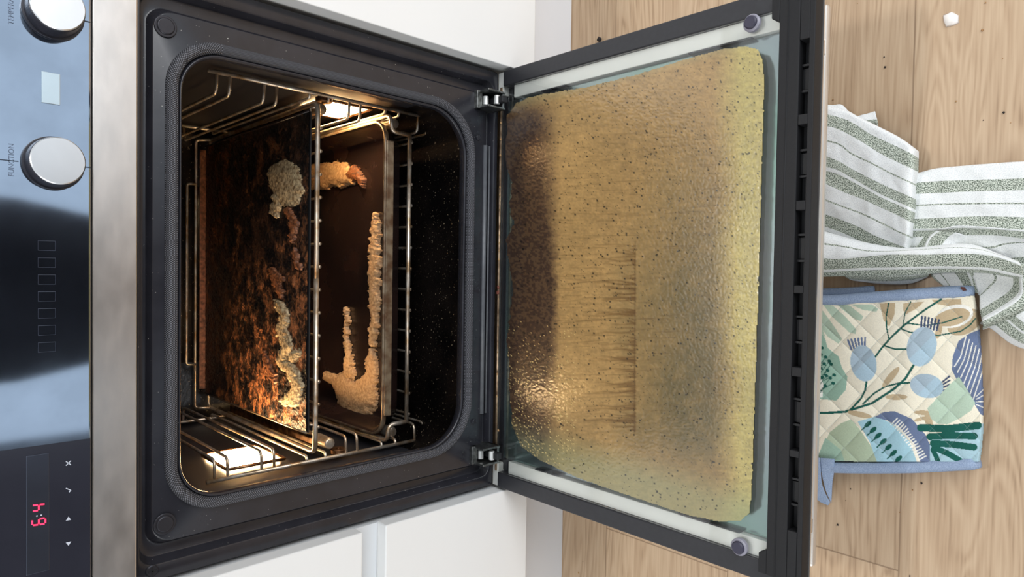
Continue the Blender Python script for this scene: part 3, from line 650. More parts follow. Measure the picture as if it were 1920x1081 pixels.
splat('crusty brown foam lump beside the thick tan patch', [[(664, 326, 15), (678, 336, 8), (684, 350, 3)]], zp, .007, M['foambrown'])
splat('long bubbly foam strip along the front of the deep pan', [[(706, 405, 4), (705, 425, 8), (704, 500, 11), (704, 560, 9), (703, 612, 8), (701, 645, 4)]], zp, .006, M['foam'])
splat('big forked tan foam puddle at the lower end of the deep pan', [[(699, 655, 4), (697, 700, 12), (684, 742, 24), (682, 760, 22)], [(618, 706, 9), (640, 718, 17), (660, 742, 30), (676, 760, 24)], [(651, 580, 3), (653, 640, 4), (656, 700, 10)]], zp, .006, M['foam'])

# ------------------------------------------------------------------ crumbs
def lump(name, c, r, m, seed, flat_=.6):
    b = B(); bmesh.ops.create_icosphere(b, subdivisions=2, radius=1); g = random.Random(seed); ph = [g.uniform(0, 6) for _ in range(6)]
    for v in b.verts:
        k = 1+.28*math.sin(3*v.co.x+ph[0])*math.cos(4*v.co.y+ph[1])+.18*math.sin(5*v.co.z+ph[2]+4*v.co.x)
        v.co = Vector((v.co.x*k*r*g.uniform(.95, 1.05), v.co.y*k*r, v.co.z*k*r*flat_)) + Vector(c)
    zmin = min(v.co.z for v in b.verts)
    for v in b.verts: v.co.z += c[2]-zmin
    return obj(name, b, m, None, True)
cg = 'golden crumbs along the hinge edge of the door glass'
for i in range(16):
    y = [232, 262, 292, 352, 366, 392, 440, 455, 470, 486, 560, 610, 660, 700, 742, 806][i]; p = at(931+crg.uniform(-1, 4), y, Z=ZD)
    o = lump('food_crumb', (p[0], min(p[1], -.0105), ZD), crg.uniform(.0009, .0017), M['crumb'], i); tag(o, 'tiny golden crumb on the door glass hinge edge, %s' % ('beside the lamp glow' if y < 300 else 'in its middle stretch' if y < 500 else 'toward the lower hinge'), 'crumb', cg + (' near the lamp glow' if y < 300 else ' in the middle' if y < 500 else ' toward the lower hinge'))
for i, (x, y, r) in enumerate(((925, 548, .003), (920, 538, .0024))):
    p = at(x, y, Z=.205); o = lump('burnt_food_bit', (p[0], -.0110, ZD), r, mat('red_brown_bit', (120, 64, 48), .7, var=.4, scale=400), 40+i); tag(o, ('larger', 'smaller')[i]+' reddish burnt food bit caught by the door hinge edge', 'crumb')
p = at(1126, 75, Z=0); o = lump('charred_crumb', (p[0], p[1], 0), .0035, M['darkcrumb'], 60, .9); tag(o, 'black charred crumb on the oak floor beside the oven door', 'crumb')
b = B(); P = [(1767, 28), (1784, 21), (1797, 28), (1797, 42), (1788, 47), (1773, 50), (1768, 40)]
Q = [at(x, y, Z=.002) for x, y in P]; cen = sum(Q)/len(Q)
lo = [b.verts.new((q[0], q[1], .0002)) for q in Q]; hi = [b.verts.new((cen+(q-cen)*.8)[:2].tolist()+[.0022]) for q in Q]; top = b.verts.new((cen[0], cen[1], .0034))
for i in range(7):
    j = (i+1) % 7; b.faces.new((lo[i], lo[j], hi[j], hi[i])); b.faces.new((hi[i], hi[j], top))
b.faces.new(lo[::-1]); o = obj('eggshell_fragment', b, M['fragment'], None, True); tag(o, 'small white chip lying alone on the oak floor', 'fragment')
fg = 'tiny specks scattered on the oak floor'
for i, (x, y, dk) in enumerate(((1608, 6, 0), (1848, 5, 0), (1842, 57, 0), (1880, 110, 0), (1793, 190, 0), (1882, 211, 1), (1844, 225, 1), (1658, 107, 1), (1660, 126, 1), (1895, 230, 0), (1595, 916, 1), (1571, 983, 1), (1687, 960, 0), (1711, 918, 0), (1728, 905, 1), (1586, 938, 1), (1706, 1079, 1), (1085, 1073, 0), (1093, 1052, 1), (1562, 187, 0))):
    p = at(x, y, Z=0); o = lump('floor_speck', (p[0], p[1], 0), .0005+.0003*(i % 3), M['darkcrumb'] if dk else M['crumb'], 80+i)
    tag(o, 'tiny dark speck on the oak floor beyond the door edge' if dk else 'tiny pale speck on the oak floor beyond the door edge', 'crumb', 'dark specks on the floor' if dk else 'pale specks on the floor')

# ------------------------------------------------------------------ striped towel
def cr_interp(pts, n):
    pts = np.array(pts, float); m = len(pts); t = np.linspace(0, m-1, n); i = np.clip(t.astype(int), 0, m-2); f = (t-i)[:, None]
    p1 = pts[i]; p2 = pts[i+1]; p0 = np.where((i == 0)[:, None], 2*p1-p2, pts[np.maximum(i-1, 0)]); p3 = np.where((i == m-2)[:, None], 2*p2-p1, pts[np.minimum(i+2, m-1)])
    return .5*((2*p1)+(-p0+p2)*f+(2*p0-5*p1+4*p2-p3)*f*f+(-p0+3*p1-3*p2+p3)*f**3)
def cloth_patch(rows, nu=70, nv=90, hem=None, wr=.0012, seed=0):
    """rows: (v, h, [(x,y) or (x,y,h)...]) in the photograph's plan of the floor, h above the floor in m"""
    A = []
    for v, h, pts in rows:
        q = [(p[0], p[1], (p[2] if len(p) > 2 else h)) for p in pts]; A.append(cr_interp(q, nu))
    A = np.array(A); V = np.array([r_[0] for r_ in rows]); out = np.zeros((nv, nu, 3)); tv = np.linspace(0, len(rows)-1, nv)
    for k in range(nu): out[:, k] = cr_interp(A[:, k], nv)
    vv = np.interp(tv, np.arange(len(rows)), V)
    P = lay(out[..., 0], out[..., 1], np.maximum(out[..., 2], .0015)); XX, YY = out[..., 0], out[..., 1]
    P[..., 2] += wr*(vnoise(XX, YY, 24, seed)-.5)*2+wr*.5*(vnoise(XX, YY, 9, seed+1)-.5)
    P[..., 2] = np.maximum(P[..., 2], .0012)
    uv = np.stack([np.cumsum(np.concatenate([np.zeros((nv, 1)), np.linalg.norm(np.diff(P, axis=1), axis=2)], 1), 1), np.repeat(vv[:, None], nu, 1)], -1)
    return P, uv
def towel_mat():
    m = bpy.data.materials.new('striped_towel_weave'); m.use_nodes = True; n = m.node_tree.nodes; L = m.node_tree.links; p = n['Principled BSDF']
    a = n.new('ShaderNodeAttribute'); a.attribute_name = 'weave'; s = n.new('ShaderNodeSeparateXYZ'); L.new(a.outputs['Vector'], s.inputs[0])
    fr_ = n.new('ShaderNodeMath'); fr_.operation = 'FRACT'; L.new(s.outputs[1], fr_.inputs[0])
    r = n.new('ShaderNodeValToRGB'); r.color_ramp.interpolation = 'CONSTANT'; e = r.color_ramp.elements; e[0].position = 0; e[0].color = (1, 1, 1, 1); e[1].position = .22; e[1].color = (0, 0, 0, 1)
    for pos, c in ((.452, 1), (.478, 0), (.71, 1), (.93, 0)): k = e.new(pos); k.color = (c, c, c, 1)
    L.new(fr_.outputs[0], r.inputs[0])
    hm = n.new('ShaderNodeMath'); hm.operation = 'GREATER_THAN'; hm.inputs[1].default_value = 0; L.new(s.outputs[1], hm.inputs[0])
    mu = n.new('ShaderNodeMath'); mu.operation = 'MULTIPLY'; L.new(r.outputs[0], mu.inputs[0]); L.new(hm.outputs[0], mu.inputs[1])
    cb = n.new('ShaderNodeCombineXYZ'); sc = n.new('ShaderNodeMath'); sc.operation = 'MULTIPLY'; sc.inputs[1].default_value = 900; L.new(s.outputs[0], sc.inputs[0]); sc2 = n.new('ShaderNodeMath'); sc2.operation = 'MULTIPLY'; sc2.inputs[1].default_value = 52; L.new(s.outputs[1], sc2.inputs[0])
    L.new(sc.outputs[0], cb.inputs[0]); L.new(sc2.outputs[0], cb.inputs[1])
    nz = n.new('ShaderNodeTexNoise'); nz.inputs['Scale'].default_value = 1; nz.inputs['Detail'].default_value = 1; L.new(cb.outputs[0], nz.inputs[0])
    g = n.new('ShaderNodeValToRGB'); g.color_ramp.elements[0].position = .42; g.color_ramp.elements[0].color = (*lin((92, 102, 90)), 1); g.color_ramp.elements[1].position = .58; g.color_ramp.elements[1].color = (*lin((206, 212, 200)), 1); L.new(nz.outputs[0], g.inputs[0])
    w_ = n.new('ShaderNodeValToRGB'); w_.color_ramp.elements[0].position = .3; w_.color_ramp.elements[0].color = (*lin((208, 211, 212)), 1); w_.color_ramp.elements[1].position = .6; w_.color_ramp.elements[1].color = (*lin((230, 232, 231)), 1); L.new(nz.outputs[0], w_.inputs[0])
    mx = n.new('ShaderNodeMix'); mx.data_type = 'RGBA'; L.new(mu.outputs[0], mx.inputs[0]); L.new(w_.outputs[0], mx.inputs[6]); L.new(g.outputs[0], mx.inputs[7]); L.new(mx.outputs[2], p.inputs['Base Color'])
    p.inputs['Roughness'].default_value = .95; p.inputs['Specular IOR Level'].default_value = .15
    b = n.new('ShaderNodeBump'); b.inputs['Strength'].default_value = .5; b.inputs['Distance'].default_value = .0006; L.new(nz.outputs[0], b.inputs['Height']); L.new(b.outputs[0], p.inputs['Normal'])
    return m
TW = []
# left folded panel
TW.append(cloth_patch([
    (-.12, .012, [(1496, 188), (1541, 197), (1583, 205), (1607, 217), (1643, 235), (1686, 257), (1713, 276), (1723, 284, .006)]),
    (-.10, .030, [(1496, 190), (1541, 199), (1583, 207), (1607, 219), (1643, 237), (1686, 259), (1713, 278), (1723, 288, .012)]),
    (0, .034, [(1496, 205), (1540, 212), (1583, 223), (1608, 236), (1633, 252), (1686, 277), (1712, 290), (1723, 298, .012)]),
    (.22, .036, [(1496, 228), (1540, 235), (1567, 240), (1610, 262), (1650, 287), (1686, 305), (1712, 317), (1722.5, 323, .014)]),
    (.465, .037, [(1496, 256), (1540, 262), (1573, 270), (1597, 288), (1633, 305), (1667, 323), (1708, 342), (1720, 348, .014)]),
    (.71, .037, [(1496, 284), (1538, 290), (1573, 302), (1600, 318), (1650, 343), (1683, 358), (1710, 370), (1720, 375, .014)]),
    (.93, .037, [(1496, 306), (1538, 312), (1567, 317), (1600, 335), (1650, 363), (1683, 378), (1708, 389), (1719, 394, .014)]),
    (1.22, .036, [(1496, 333), (1537, 340), (1583, 360), (1610, 370), (1633, 380), (1683, 403), (1706, 415), (1717, 420, .013)]),
    (1.465, .034, [(1496, 363), (1536, 371), (1583, 388), (1610, 398), (1633, 408), (1683, 433), (1703, 442), (1714, 447, .012)]),
    (1.71, .03, [(1496, 390), (1535, 398), (1567, 408), (1610, 425), (1640, 441), (1680, 457), (1698, 464), (1708, 468, .01)]),
    (1.93, .024, [(1496, 412), (1535, 420), (1583, 437), (1610, 450), (1640, 462), (1680, 472), (1698, 476), (1706, 478, .01)]),
    (2.1, .012, [(1496, 440), (1535, 450), (1583, 462), (1610, 470), (1640, 476), (1680, 480), (1698, 484), (1706, 486, .008)])], 80, 110, seed=50))
# right panel
TW.append(cloth_patch([
    (-.32, .003, [(1700, 326), (1723, 323), (1760, 315), (1817, 310), (1920, 303), (1975, 301)]),
    (-.3, .014, [(1700, 328), (1723, 325), (1760, 317), (1817, 312), (1920, 305), (1975, 303)]),
    (0, .018, [(1700, 345), (1723, 342), (1767, 339), (1833, 337), (1920, 334), (1975, 333)]),
    (.22, .02, [(1700, 366), (1722, 363), (1767, 361), (1833, 358), (1920, 356), (1975, 355)]),
    (.465, .021, [(1700, 388), (1721, 385), (1783, 382), (1850, 381), (1920, 381), (1975, 382)]),
    (.71, .021, [(1700, 412), (1718, 410), (1767, 408), (1833, 405), (1920, 407), (1975, 410)]),
    (.93, .024, [(1700, 430), (1717, 428), (1767, 427), (1800, 422), (1867, 426), (1920, 430), (1975, 434)]),
    (1.0, .023, [(1700, 434), (1717, 432), (1767, 431), (1800, 427), (1867, 430), (1920, 434), (1975, 439)]),
    (1.22, .02, [(1700, 446), (1717, 444), (1767, 443), (1800, 441), (1867, 441), (1920, 447), (1975, 452)]),
    (1.465, .016, [(1700, 462), (1717, 461), (1767, 462), (1850, 464), (1883, 457), (1920, 454), (1975, 458)]),
    (1.68, .012, [(1700, 476), (1717, 476), (1767, 480), (1850, 486), (1900, 480), (1920, 478), (1975, 484)]),
    (1.93, .008, [(1700, 486), (1717, 486), (1767, 492), (1850, 500), (1900, 502), (1920, 505), (1975, 520)])], 80, 100, seed=60))
# short rolled edge between the two panels
TW.append(cloth_patch([
    (.72, .012, [(1712, 466), (1716, 452), (1722, 438), (1734, 430)]),
    (.93, .026, [(1732, 464), (1736, 452), (1744, 440), (1756, 432)]),
    (1.0, .028, [(1738, 464), (1742, 452), (1750, 441), (1762, 433)]),
    (1.22, .028, [(1764, 462), (1770, 452), (1778, 443), (1790, 436)]),
    (1.44, .018, [(1796, 462), (1804, 456), (1812, 449), (1818, 444)]),
    (1.5, .008, [(1830, 466), (1836, 462), (1842, 456), (1846, 452)])], 30, 50, seed=64))
# roll lying across the front
TW.append(cloth_patch([
    (.2, .016, [(1496, 420), (1533, 428), (1583, 442), (1640, 456), (1700, 464), (1760, 459), (1800, 456), (1833, 460), (1877, 477), (1908, 489)]),
    (.30, .036, [(1496, 428), (1533, 436), (1583, 448), (1640, 460), (1700, 465), (1760, 460), (1800, 457), (1833, 461), (1877, 477), (1910, 490)]),
    (.465, .047, [(1496, 448), (1533, 455), (1583, 462), (1627, 470), (1680, 470), (1750, 466), (1800, 464), (1840, 468), (1880, 480), (1912, 492)]),
    (.71, .05, [(1496, 476), (1532, 482), (1567, 485), (1600, 483), (1667, 477), (1733, 477), (1800, 475), (1850, 478), (1883, 486), (1914, 498)]),
    (.93, .042, [(1496, 499), (1532, 505), (1583, 503), (1633, 501), (1700, 500), (1767, 498), (1833, 500), (1860, 502), (1886, 508), (1917, 515)]),
    (1.0, .036, [(1496, 504), (1532, 510), (1583, 508), (1633, 506), (1700, 505), (1767, 503), (1833, 505), (1860, 508), (1886, 514), (1918, 520)]),
    (1.13, .024, [(1496, 512), (1532, 518), (1583, 517), (1633, 517), (1700, 516), (1767, 511), (1833, 511), (1860, 513), (1886, 518), (1917, 523)]),
    (1.2, .012, [(1496, 512), (1532, 517), (1583, 516), (1633, 516), (1700, 514), (1767, 510), (1833, 509), (1860, 511), (1886, 516), (1915, 521)])], 110, 60, seed=70))
# loop turning back at the right
TW.append(cloth_patch([
    (.25, .008, [(1790, 505), (1812, 508), (1826, 520), (1832, 538), (1836, 552)]),
    (.465, .014, [(1838, 500), (1860, 506), (1868, 522), (1856, 538), (1838, 556)]),
    (.71, .022, [(1868, 502), (1892, 508), (1902, 526), (1892, 548), (1839, 582)]),
    (.93, .030, [(1886, 500), (1906, 506), (1914, 526), (1906, 556), (1842, 597)]),
    (1.0, .034, [(1890, 498), (1911, 504), (1919, 526), (1911, 562), (1843, 603)]),
    (1.15, .03, [(1898, 494), (1920, 502), (1928, 528), (1920, 574), (1843, 610)]),
    (1.25, .006, [(1900, 492), (1924, 500), (1934, 530), (1926, 582), (1842, 616)])], 60, 50, seed=80))
# trailing end below
TW.append(cloth_patch([
    (.5, .004, [(1838, 604), (1862, 616), (1896, 642), (1930, 654), (1975, 664)]),
    (.74, .012, [(1846, 598), (1868, 606), (1900, 630), (1930, 644), (1975, 652)]),
    (.9, .016, [(1860, 592), (1880, 596), (1903, 614), (1930, 630), (1975, 636)]),
    (1.24, .022, [(1880, 582), (1896, 584), (1912, 596), (1932, 606), (1975, 606)]),
    (1.46, .022, [(1890, 572), (1904, 574), (1916, 580), (1940, 584), (1975, 582)]),
    (1.72, .01, [(1900, 555), (1912, 560), (1924, 564), (1945, 564), (1975, 560)]),
    (1.9, .004, [(1905, 545), (1915, 548), (1930, 548), (1950, 546), (1975, 540)])], 50, 50, seed=84))
# corner peeking out behind the left panel
TW.append(cloth_patch([
    (-.4, .004, [(1545, 196), (1562, 197), (1580, 197), (1600, 217), (1620, 214), (1640, 208)]),
    (-.05, .010, [(1545, 204), (1562, 206), (1580, 208), (1604, 223), (1624, 222), (1643, 220)]),
    (.1, .010, [(1545, 212), (1562, 216), (1580, 220), (1606, 230), (1628, 230), (1645, 229)]),
    (.3, .006, [(1545, 222), (1562, 228), (1580, 232), (1608, 240), (1630, 242), (1647, 242)])], 40, 30, seed=88))
# lower layers under the roll
TW.append(cloth_patch([
    (.6, .018, [(1575, 512), (1640, 512), (1700, 512), (1745, 510)]),
    (.8, .014, [(1585, 519), (1645, 522), (1702, 521), (1742, 515)]),
    (.94, .010, [(1592, 523), (1648, 527), (1704, 525), (1740, 518)]),
    (1.0, .006, [(1600, 526), (1652, 532), (1704, 532), (1738, 520)])], 40, 20, seed=90))
TW.append(cloth_patch([
    (.15, .006, [(1744, 512), (1752, 522), (1768, 534)]), (.465, .008, [(1760, 508), (1770, 520), (1782, 536)]), (.6, .009, [(1770, 506), (1784, 520), (1798, 540)]),
    (.71, .009, [(1786, 506), (1798, 520), (1810, 542)]), (.92, .009, [(1808, 505), (1816, 520), (1824, 546)]), (1.0, .009, [(1816, 505), (1822, 520), (1828, 548)]), (1.21, .008, [(1838, 505), (1838, 525), (1838, 552)]), (1.3, .005, [(1852, 508), (1850, 530), (1846, 560)])], 24, 44, seed=94))
def join_grids(name, parts):
    vs = []; fs = []; us = []; off = 0
    for P, uv in parts:
        h, w_, _ = P.shape; idx = np.arange(h*w_).reshape(h, w_)+off; fs.append(np.stack([idx[:-1, :-1], idx[:-1, 1:], idx[1:, 1:], idx[1:, :-1]], -1).reshape(-1, 4)); vs.append(P.reshape(-1, 3)); us.append(uv.reshape(-1, 2)); off += h*w_
    v = np.concatenate(vs); f = np.concatenate(fs); u = np.concatenate(us)
    me = bpy.data.meshes.new(name); me.vertices.add(len(v)); me.vertices.foreach_set('co', v.ravel()); me.loops.add(f.size); me.loops.foreach_set('vertex_index', f.ravel().astype(np.int32))
    me.polygons.add(len(f)); me.polygons.foreach_set('loop_start', np.arange(0, f.size, 4, dtype=np.int32)); me.polygons.foreach_set('use_smooth', np.ones(len(f), bool)); me.update(calc_edges=True)
    a = me.attributes.new('weave', 'FLOAT_VECTOR', 'POINT'); a.data.foreach_set('vector', np.concatenate([u, np.zeros((len(u), 1))], 1).ravel().astype(np.float32)); return me
tw = link('kitchen_towel', join_grids('kitchen_towel', TW), towel_mat()); tag(tw, 'crumpled white towel with sage green stripes on the oak floor', 'towel')
sm = tw.modifiers.new('thickness', 'SOLIDIFY'); sm.thickness = .0014; sm.offset = 1

# ------------------------------------------------------------------ quilted pot holder
def holder():
    t = thing('pot_holder', 'quilted pot holder printed with blue and green leaves, blue binding, on floor', 'pot holder')
    XX, YY = pixgrid(1494, 1852, 528, 900, 1.0); K = 2.403; cx = (XX-1510)*K; cy = (YY-510)*K
    C = np.ones(XX.shape+(3,))*np.array([233, 226, 206.])
    def put(mask, c, a=1.): C[mask] = C[mask]*(1-a)+np.array(c, float)*a
    def poly(c, P): put(inpoly(cx, cy, P), c)
    def ell(c, x, y, a, b_, deg=0):
        r_ = math.radians(deg); u = (cx-x)*math.cos(r_)+(cy-y)*math.sin(r_); v = -(cx-x)*math.sin(r_)+(cy-y)*math.cos(r_); m_ = (u/a)**2+(v/b_)**2 < 1; put(m_, c); return m_, v
    def line(c, P, w_):
        for a, b_ in zip(P, P[1:]): d, _ = segdist(cx, cy, a, b_); put(d < w_/2, c)
    GR = (176, 194, 174); DG = (30, 88, 78); LB = (166, 190, 204); NV = (104, 118, 148); BE = (190, 170, 138); WH = (236, 234, 226)
    for P in ([(30, 150), (60, 148), (120, 230), (166, 300), (150, 322), (100, 290), (30, 190)], [(80, 145), (125, 150), (180, 200), (230, 258), (226, 278), (200, 272), (120, 200)], [(140, 142), (200, 150), (262, 200), (250, 220), (225, 212), (170, 170)], [(205, 145), (300, 145), (328, 165), (320, 178), (260, 170)], [(0, 120), (40, 150), (90, 290), (60, 280), (0, 180)]): poly(GR, P)
    poly((150, 182, 164), [(-20, 250), (60, 262), (88, 295), (100, 340), (150, 380), (165, 430), (190, 470), (182, 530), (140, 578), (80, 572), (-20, 570)])
    poly(WH, [(-20, 410), (60, 440), (80, 500), (78, 562), (-20, 575)])
    for i, (x, y) in enumerate([(48, 300), (60, 325), (75, 340), (50, 345), (70, 370), (92, 382), (60, 390), (108, 400), (85, 412), (116, 414), (70, 432), (100, 442), (130, 462), (95, 466), (75, 474), (112, 476), (125, 500), (90, 512), (30, 320), (20, 350)]):
        line(DG, [(x-45, y+60 if i % 2 else y+25), (x, y)], 3); ell(DG, x, y, 9, 7, 30)
    poly(NV, [(690, 310), (740, 275), (785, 258), (830, 300), (830, 660), (790, 640), (760, 590), (700, 520), (660, 440), (664, 380)])
    for i in range(7): line(WH, [(672+14*i, 425+25*i), (700+16*i, 380+12*i), (724+15*i, 290+14*i)], 5)
    for i in range(4): line(WH, [(770, 560+12*i), (830, 500+40*i)], 4)
    poly(BE, [(335, 140), (405, 138), (402, 190), (378, 245), (352, 215)]); poly(BE, [(440, 140), (535, 132), (500, 165), (452, 190), (440, 170)]); poly(BE, [(570, 125), (700, 120), (705, 148), (640, 152), (585, 142)])
    ell(BE, 718, 225, 84, 52, -28); ell(WH, 672, 198, 86, 50, -14); ell(BE, 662, 203, 82, 38, -14); ell(BE, 600, 268, 14, 34, 20)
    line(DG, [(612, 122), (545, 165), (480, 212), (435, 247), (380, 300), (345, 340), (310, 388)], 9)
    line(DG, [(375, 140), (364, 200), (366, 250), (376, 300)], 6); line(DG, [(475, 134), (450, 180), (440, 240)], 5); line(DG, [(460, 230), (540, 240), (620, 228), (705, 200)], 6); line(DG, [(430, 255), (470, 270), (520, 276), (600, 285), (700, 266), (740, 240), (767, 208)], 6)
    line(DG, [(352, 330), (400, 345), (462, 345)], 7)
    line(DG, [(-20, 634), (100, 633), (180, 628), (300, 590), (400, 525), (450, 480), (490, 415)], 11); line(DG, [(200, 622), (250, 570), (270, 530), (276, 488)], 9); line(DG, [(260, 592), (310, 545), (360, 515), (420, 500), (470, 498)], 8)
    for i in range(6): line(NV, [(192+15.5*i, 305-2*i), (208+12*i, 348-3*i)], 9); line((66, 78, 104), [(525+15.5*i, 200+3*i), (522+14*i, 246+3*i)], 9); line((66, 78, 104), [(610-1*i, 500+12*i), (650, 468+19*i)], 8)
    for (x, y, a, b_, dg) in ((262, 410, 58, 82, -12), (524, 335, 66, 90, 14), (547, 512, 76, 54, 12)):
        m_, v = ell(LB, x, y, a, b_, dg); put(m_ & (((cx-x)+(cy-y)) < 0), (162, 178, 190), .8)
    for a in ((385, 472, 58, 15, -50), (410, 562, 50, 13, 0), (245, 640, 56, 13, 12), (530, 632, 42, 10, 2), (522, 660, 34, 8, -15), (556, 672, 42, 17, 75)): ell(BE, *a)
    poly((178, 198, 178), [(550, 612), (600, 560), (650, 505), (692, 470), (730, 530), (766, 588), (748, 622), (700, 655), (640, 685), (600, 684), (566, 660)])
    poly((172, 186, 160), [(-20, 860), (60, 820), (110, 720), (160, 680), (205, 662), (240, 700), (300, 790), (325, 860)]); poly((150, 178, 160), [(60, 820), (90, 745), (160, 800), (180, 860), (50, 860)])
    ell((140, 165, 195), 25, 700, 30, 40); ell((130, 155, 185), 30, 830, 28, 40)
    poly((160, 196, 208), [(235, 672), (320, 648), (400, 685), (470, 760), (505, 860), (325, 860), (290, 765)])
    poly(NV, [(312, 652), (350, 630), (400, 625), (480, 660), (540, 730), (572, 800), (568, 860), (520, 860), (490, 770), (420, 695), (370, 668)])
    for i in range(17):
        u = i/16; x = 400+135*u**.9; y = 672+165*u**1.1; line(WH, [(x-14, y+14), (x+14, y-14)] if i < 6 else [(x-24, y+8), (x+10, y-10)], 5.5)
    for i in range(7): x, y = 282+23*i, 684+26*i; line(DG, [(x-28, y+26), (x, y)], 6); ell(DG, x, y, 19, 10, -40)
    poly((166, 196, 206), [(560, 740), (700, 690), (820, 680), (820, 860), (560, 860)])
    for P, w_ in (([(520, 700), (640, 705), (778, 690)], 34), ([(560, 740), (660, 735), (762, 738)], 30), ([(575, 770), (660, 775), (760, 788)], 30), ([(580, 790), (640, 815), (700, 850)], 26), ([(575, 800), (590, 830), (600, 860)], 22)): line(DG, P, w_)
    # quilting: straight diagonal stitch rows
    a1 = (cx*.72+cy*.69)/112; a2 = (cx*.69-cy*.72)/112; f1 = np.abs(a1-np.round(a1)); f2 = np.abs(a2-np.round(a2))
    st = ((f1 < .013) & (np.mod(a2*16, 1) < .55)) | ((f2 < .013) & (np.mod(a1*16, 1) < .55)); put(st, (150, 160, 160), .55)
    C *= (1+.07*(RNG.rand(*XX.shape)-.5))[..., None]
    body = inpoly(XX, YY, [(1494, 552), (1600, 562), (1800, 556), (1828, 553), (1834, 580), (1838, 620), (1841, 660), (1843, 700), (1845, 750), (1845, 800), (1842, 840), (1838, 866), (1700, 866), (1500, 864)])
    puff = (np.sin(math.pi*a1)**2*np.sin(math.pi*a2)**2)**.22
    edx = np.interp(YY, [553, 620, 700, 800, 866], [1829, 1839, 1844, 1846, 1839]); ed = np.clip((edx+1-XX)/9, 0, 1); ed = np.sqrt(1-(1-ed)**2)
    Hh = (.018+.0026*puff)*ed+.002
    P = lay(XX, YY, Hh)
    lc = np.clip(C/255, 0, 1); lc = np.where(lc <= .04045, lc/12.92, ((lc+.055)/1.055)**2.4)
    keep = body[:-1, :-1] & body[1:, 1:] & body[:-1, 1:] & body[1:, :-1]
    q = link('quilted_pad', grid_mesh('quilted_pad', P, keep, lc), patmat('printed_cotton', .9, .5, 1600, .15), t, label='cream pad printed with blue bulbs, green stems and beige leaves')
    so = q.modifiers.new('thickness', 'SOLIDIFY'); so.thickness = .003; so.offset = 1
    bm_ = mat('blue_linen_binding', (158, 174, 198), .95, rgb2=(132, 150, 178), scale=900, bump=.6, bscale=1400, spec=.15)
    def band(pts, w_, z, name, hgt=.009):
        b = B(); C3 = cr_interp([tuple(at(x, y, Z=z)) for x, y in pts], 60); rings = []
        for i, p in enumerate(C3):
            d = C3[min(i+1, 59)]-C3[max(i-1, 0)]; d = Vector(d).normalized(); s_ = d.cross(Vector((0, 0, 1))).normalized(); endk = min(1, math.sqrt(max(0, min(i, 59-i)+.6)/3.))
            rings.append([b.verts.new(Vector(p)+s_*math.cos(2*math.pi*k/18)*w_*(.6+.4*endk)+Vector((0, 0, 1))*math.copysign(abs(math.sin(2*math.pi*k/18))**.7, math.sin(2*math.pi*k/18))*hgt*endk) for k in range(18)])
        for A, D in zip(rings, rings[1:]):
            for k in range(18): b.faces.new((A[k], A[(k+1) % 18], D[(k+1) % 18], D[k]))
        b.faces.new(rings[0]); b.faces.new(rings[-1]); return obj(name, b, bm_, t, True)
    band([(1494, 563), (1560, 563), (1620, 559), (1700, 553), (1760, 549), (1826, 546)], .0068, .0145, 'binding', .0105)
    band([(1494, 872), (1600, 875), (1700, 874), (1760, 871), (1838, 866)], .0068, .0135, 'binding', .0105)
    band([(1496, 549), (1540, 548), (1600, 546), (1640, 543)], .005, .006, 'binding', .004)
    # hanging loop folded flat
    b = B()
    def strip(ptsA, ptsB, th=.0022):
        A = cr_interp(ptsA, 24); D = cr_interp(ptsB, 24)
        A = lay(A[:, 0], A[:, 1], A[:, 2]); D = lay(D[:, 0], D[:, 1], D[:, 2]); R_ = []
        for p, q_ in zip(A, D): R_.append([b.verts.new(v) for v in (p, q_, q_-np.array([0, 0, th]), p-np.array([0, 0, th]))])
        for m_, n_ in zip(R_, R_[1:]):
            for k in range(4): b.faces.new((m_[k], m_[(k+1) % 4], n_[(k+1) % 4], n_[k]))
        b.faces.new(R_[0]); b.faces.new(R_[-1])
    strip([(1512, 858, .026), (1508, 890, .024), (1512, 915, .018), (1534, 938, .006), (1552, 947, .005)], [(1537, 858, .027), (1538, 882, .027), (1540, 905, .023), (1547, 925, .014), (1556, 942, .006)])
    strip([(1538, 858, .026), (1540, 884, .025), (1544, 905, .02), (1550, 925, .013), (1556, 938, .006)], [(1564, 860, .026), (1563, 885, .022), (1560, 905, .017), (1559, 925, .010), (1558, 942, .005)])
    obj('hanging_loop', b, bm_, t, True, bevel=.0006)
    # brown scorch at the binding corner
    b = B(); P = [at(x, y, Z=.0255) for x, y in ((1801, 537), (1808, 538), (1812, 544), (1806, 545), (1802, 541))]
    lo = [b.verts.new(p-np.array([0, 0, .002])) for p in P]; hi = [b.verts.new(p) for p in P]; b.faces.new(hi)
    for i in range(5): b.faces.new((lo[i], lo[(i+1) % 5], hi[(i+1) % 5], hi[i]))
    obj('scorch_mark', b, mat('brown_scorch', (84, 44, 36), .8, var=.2), t)
holder()

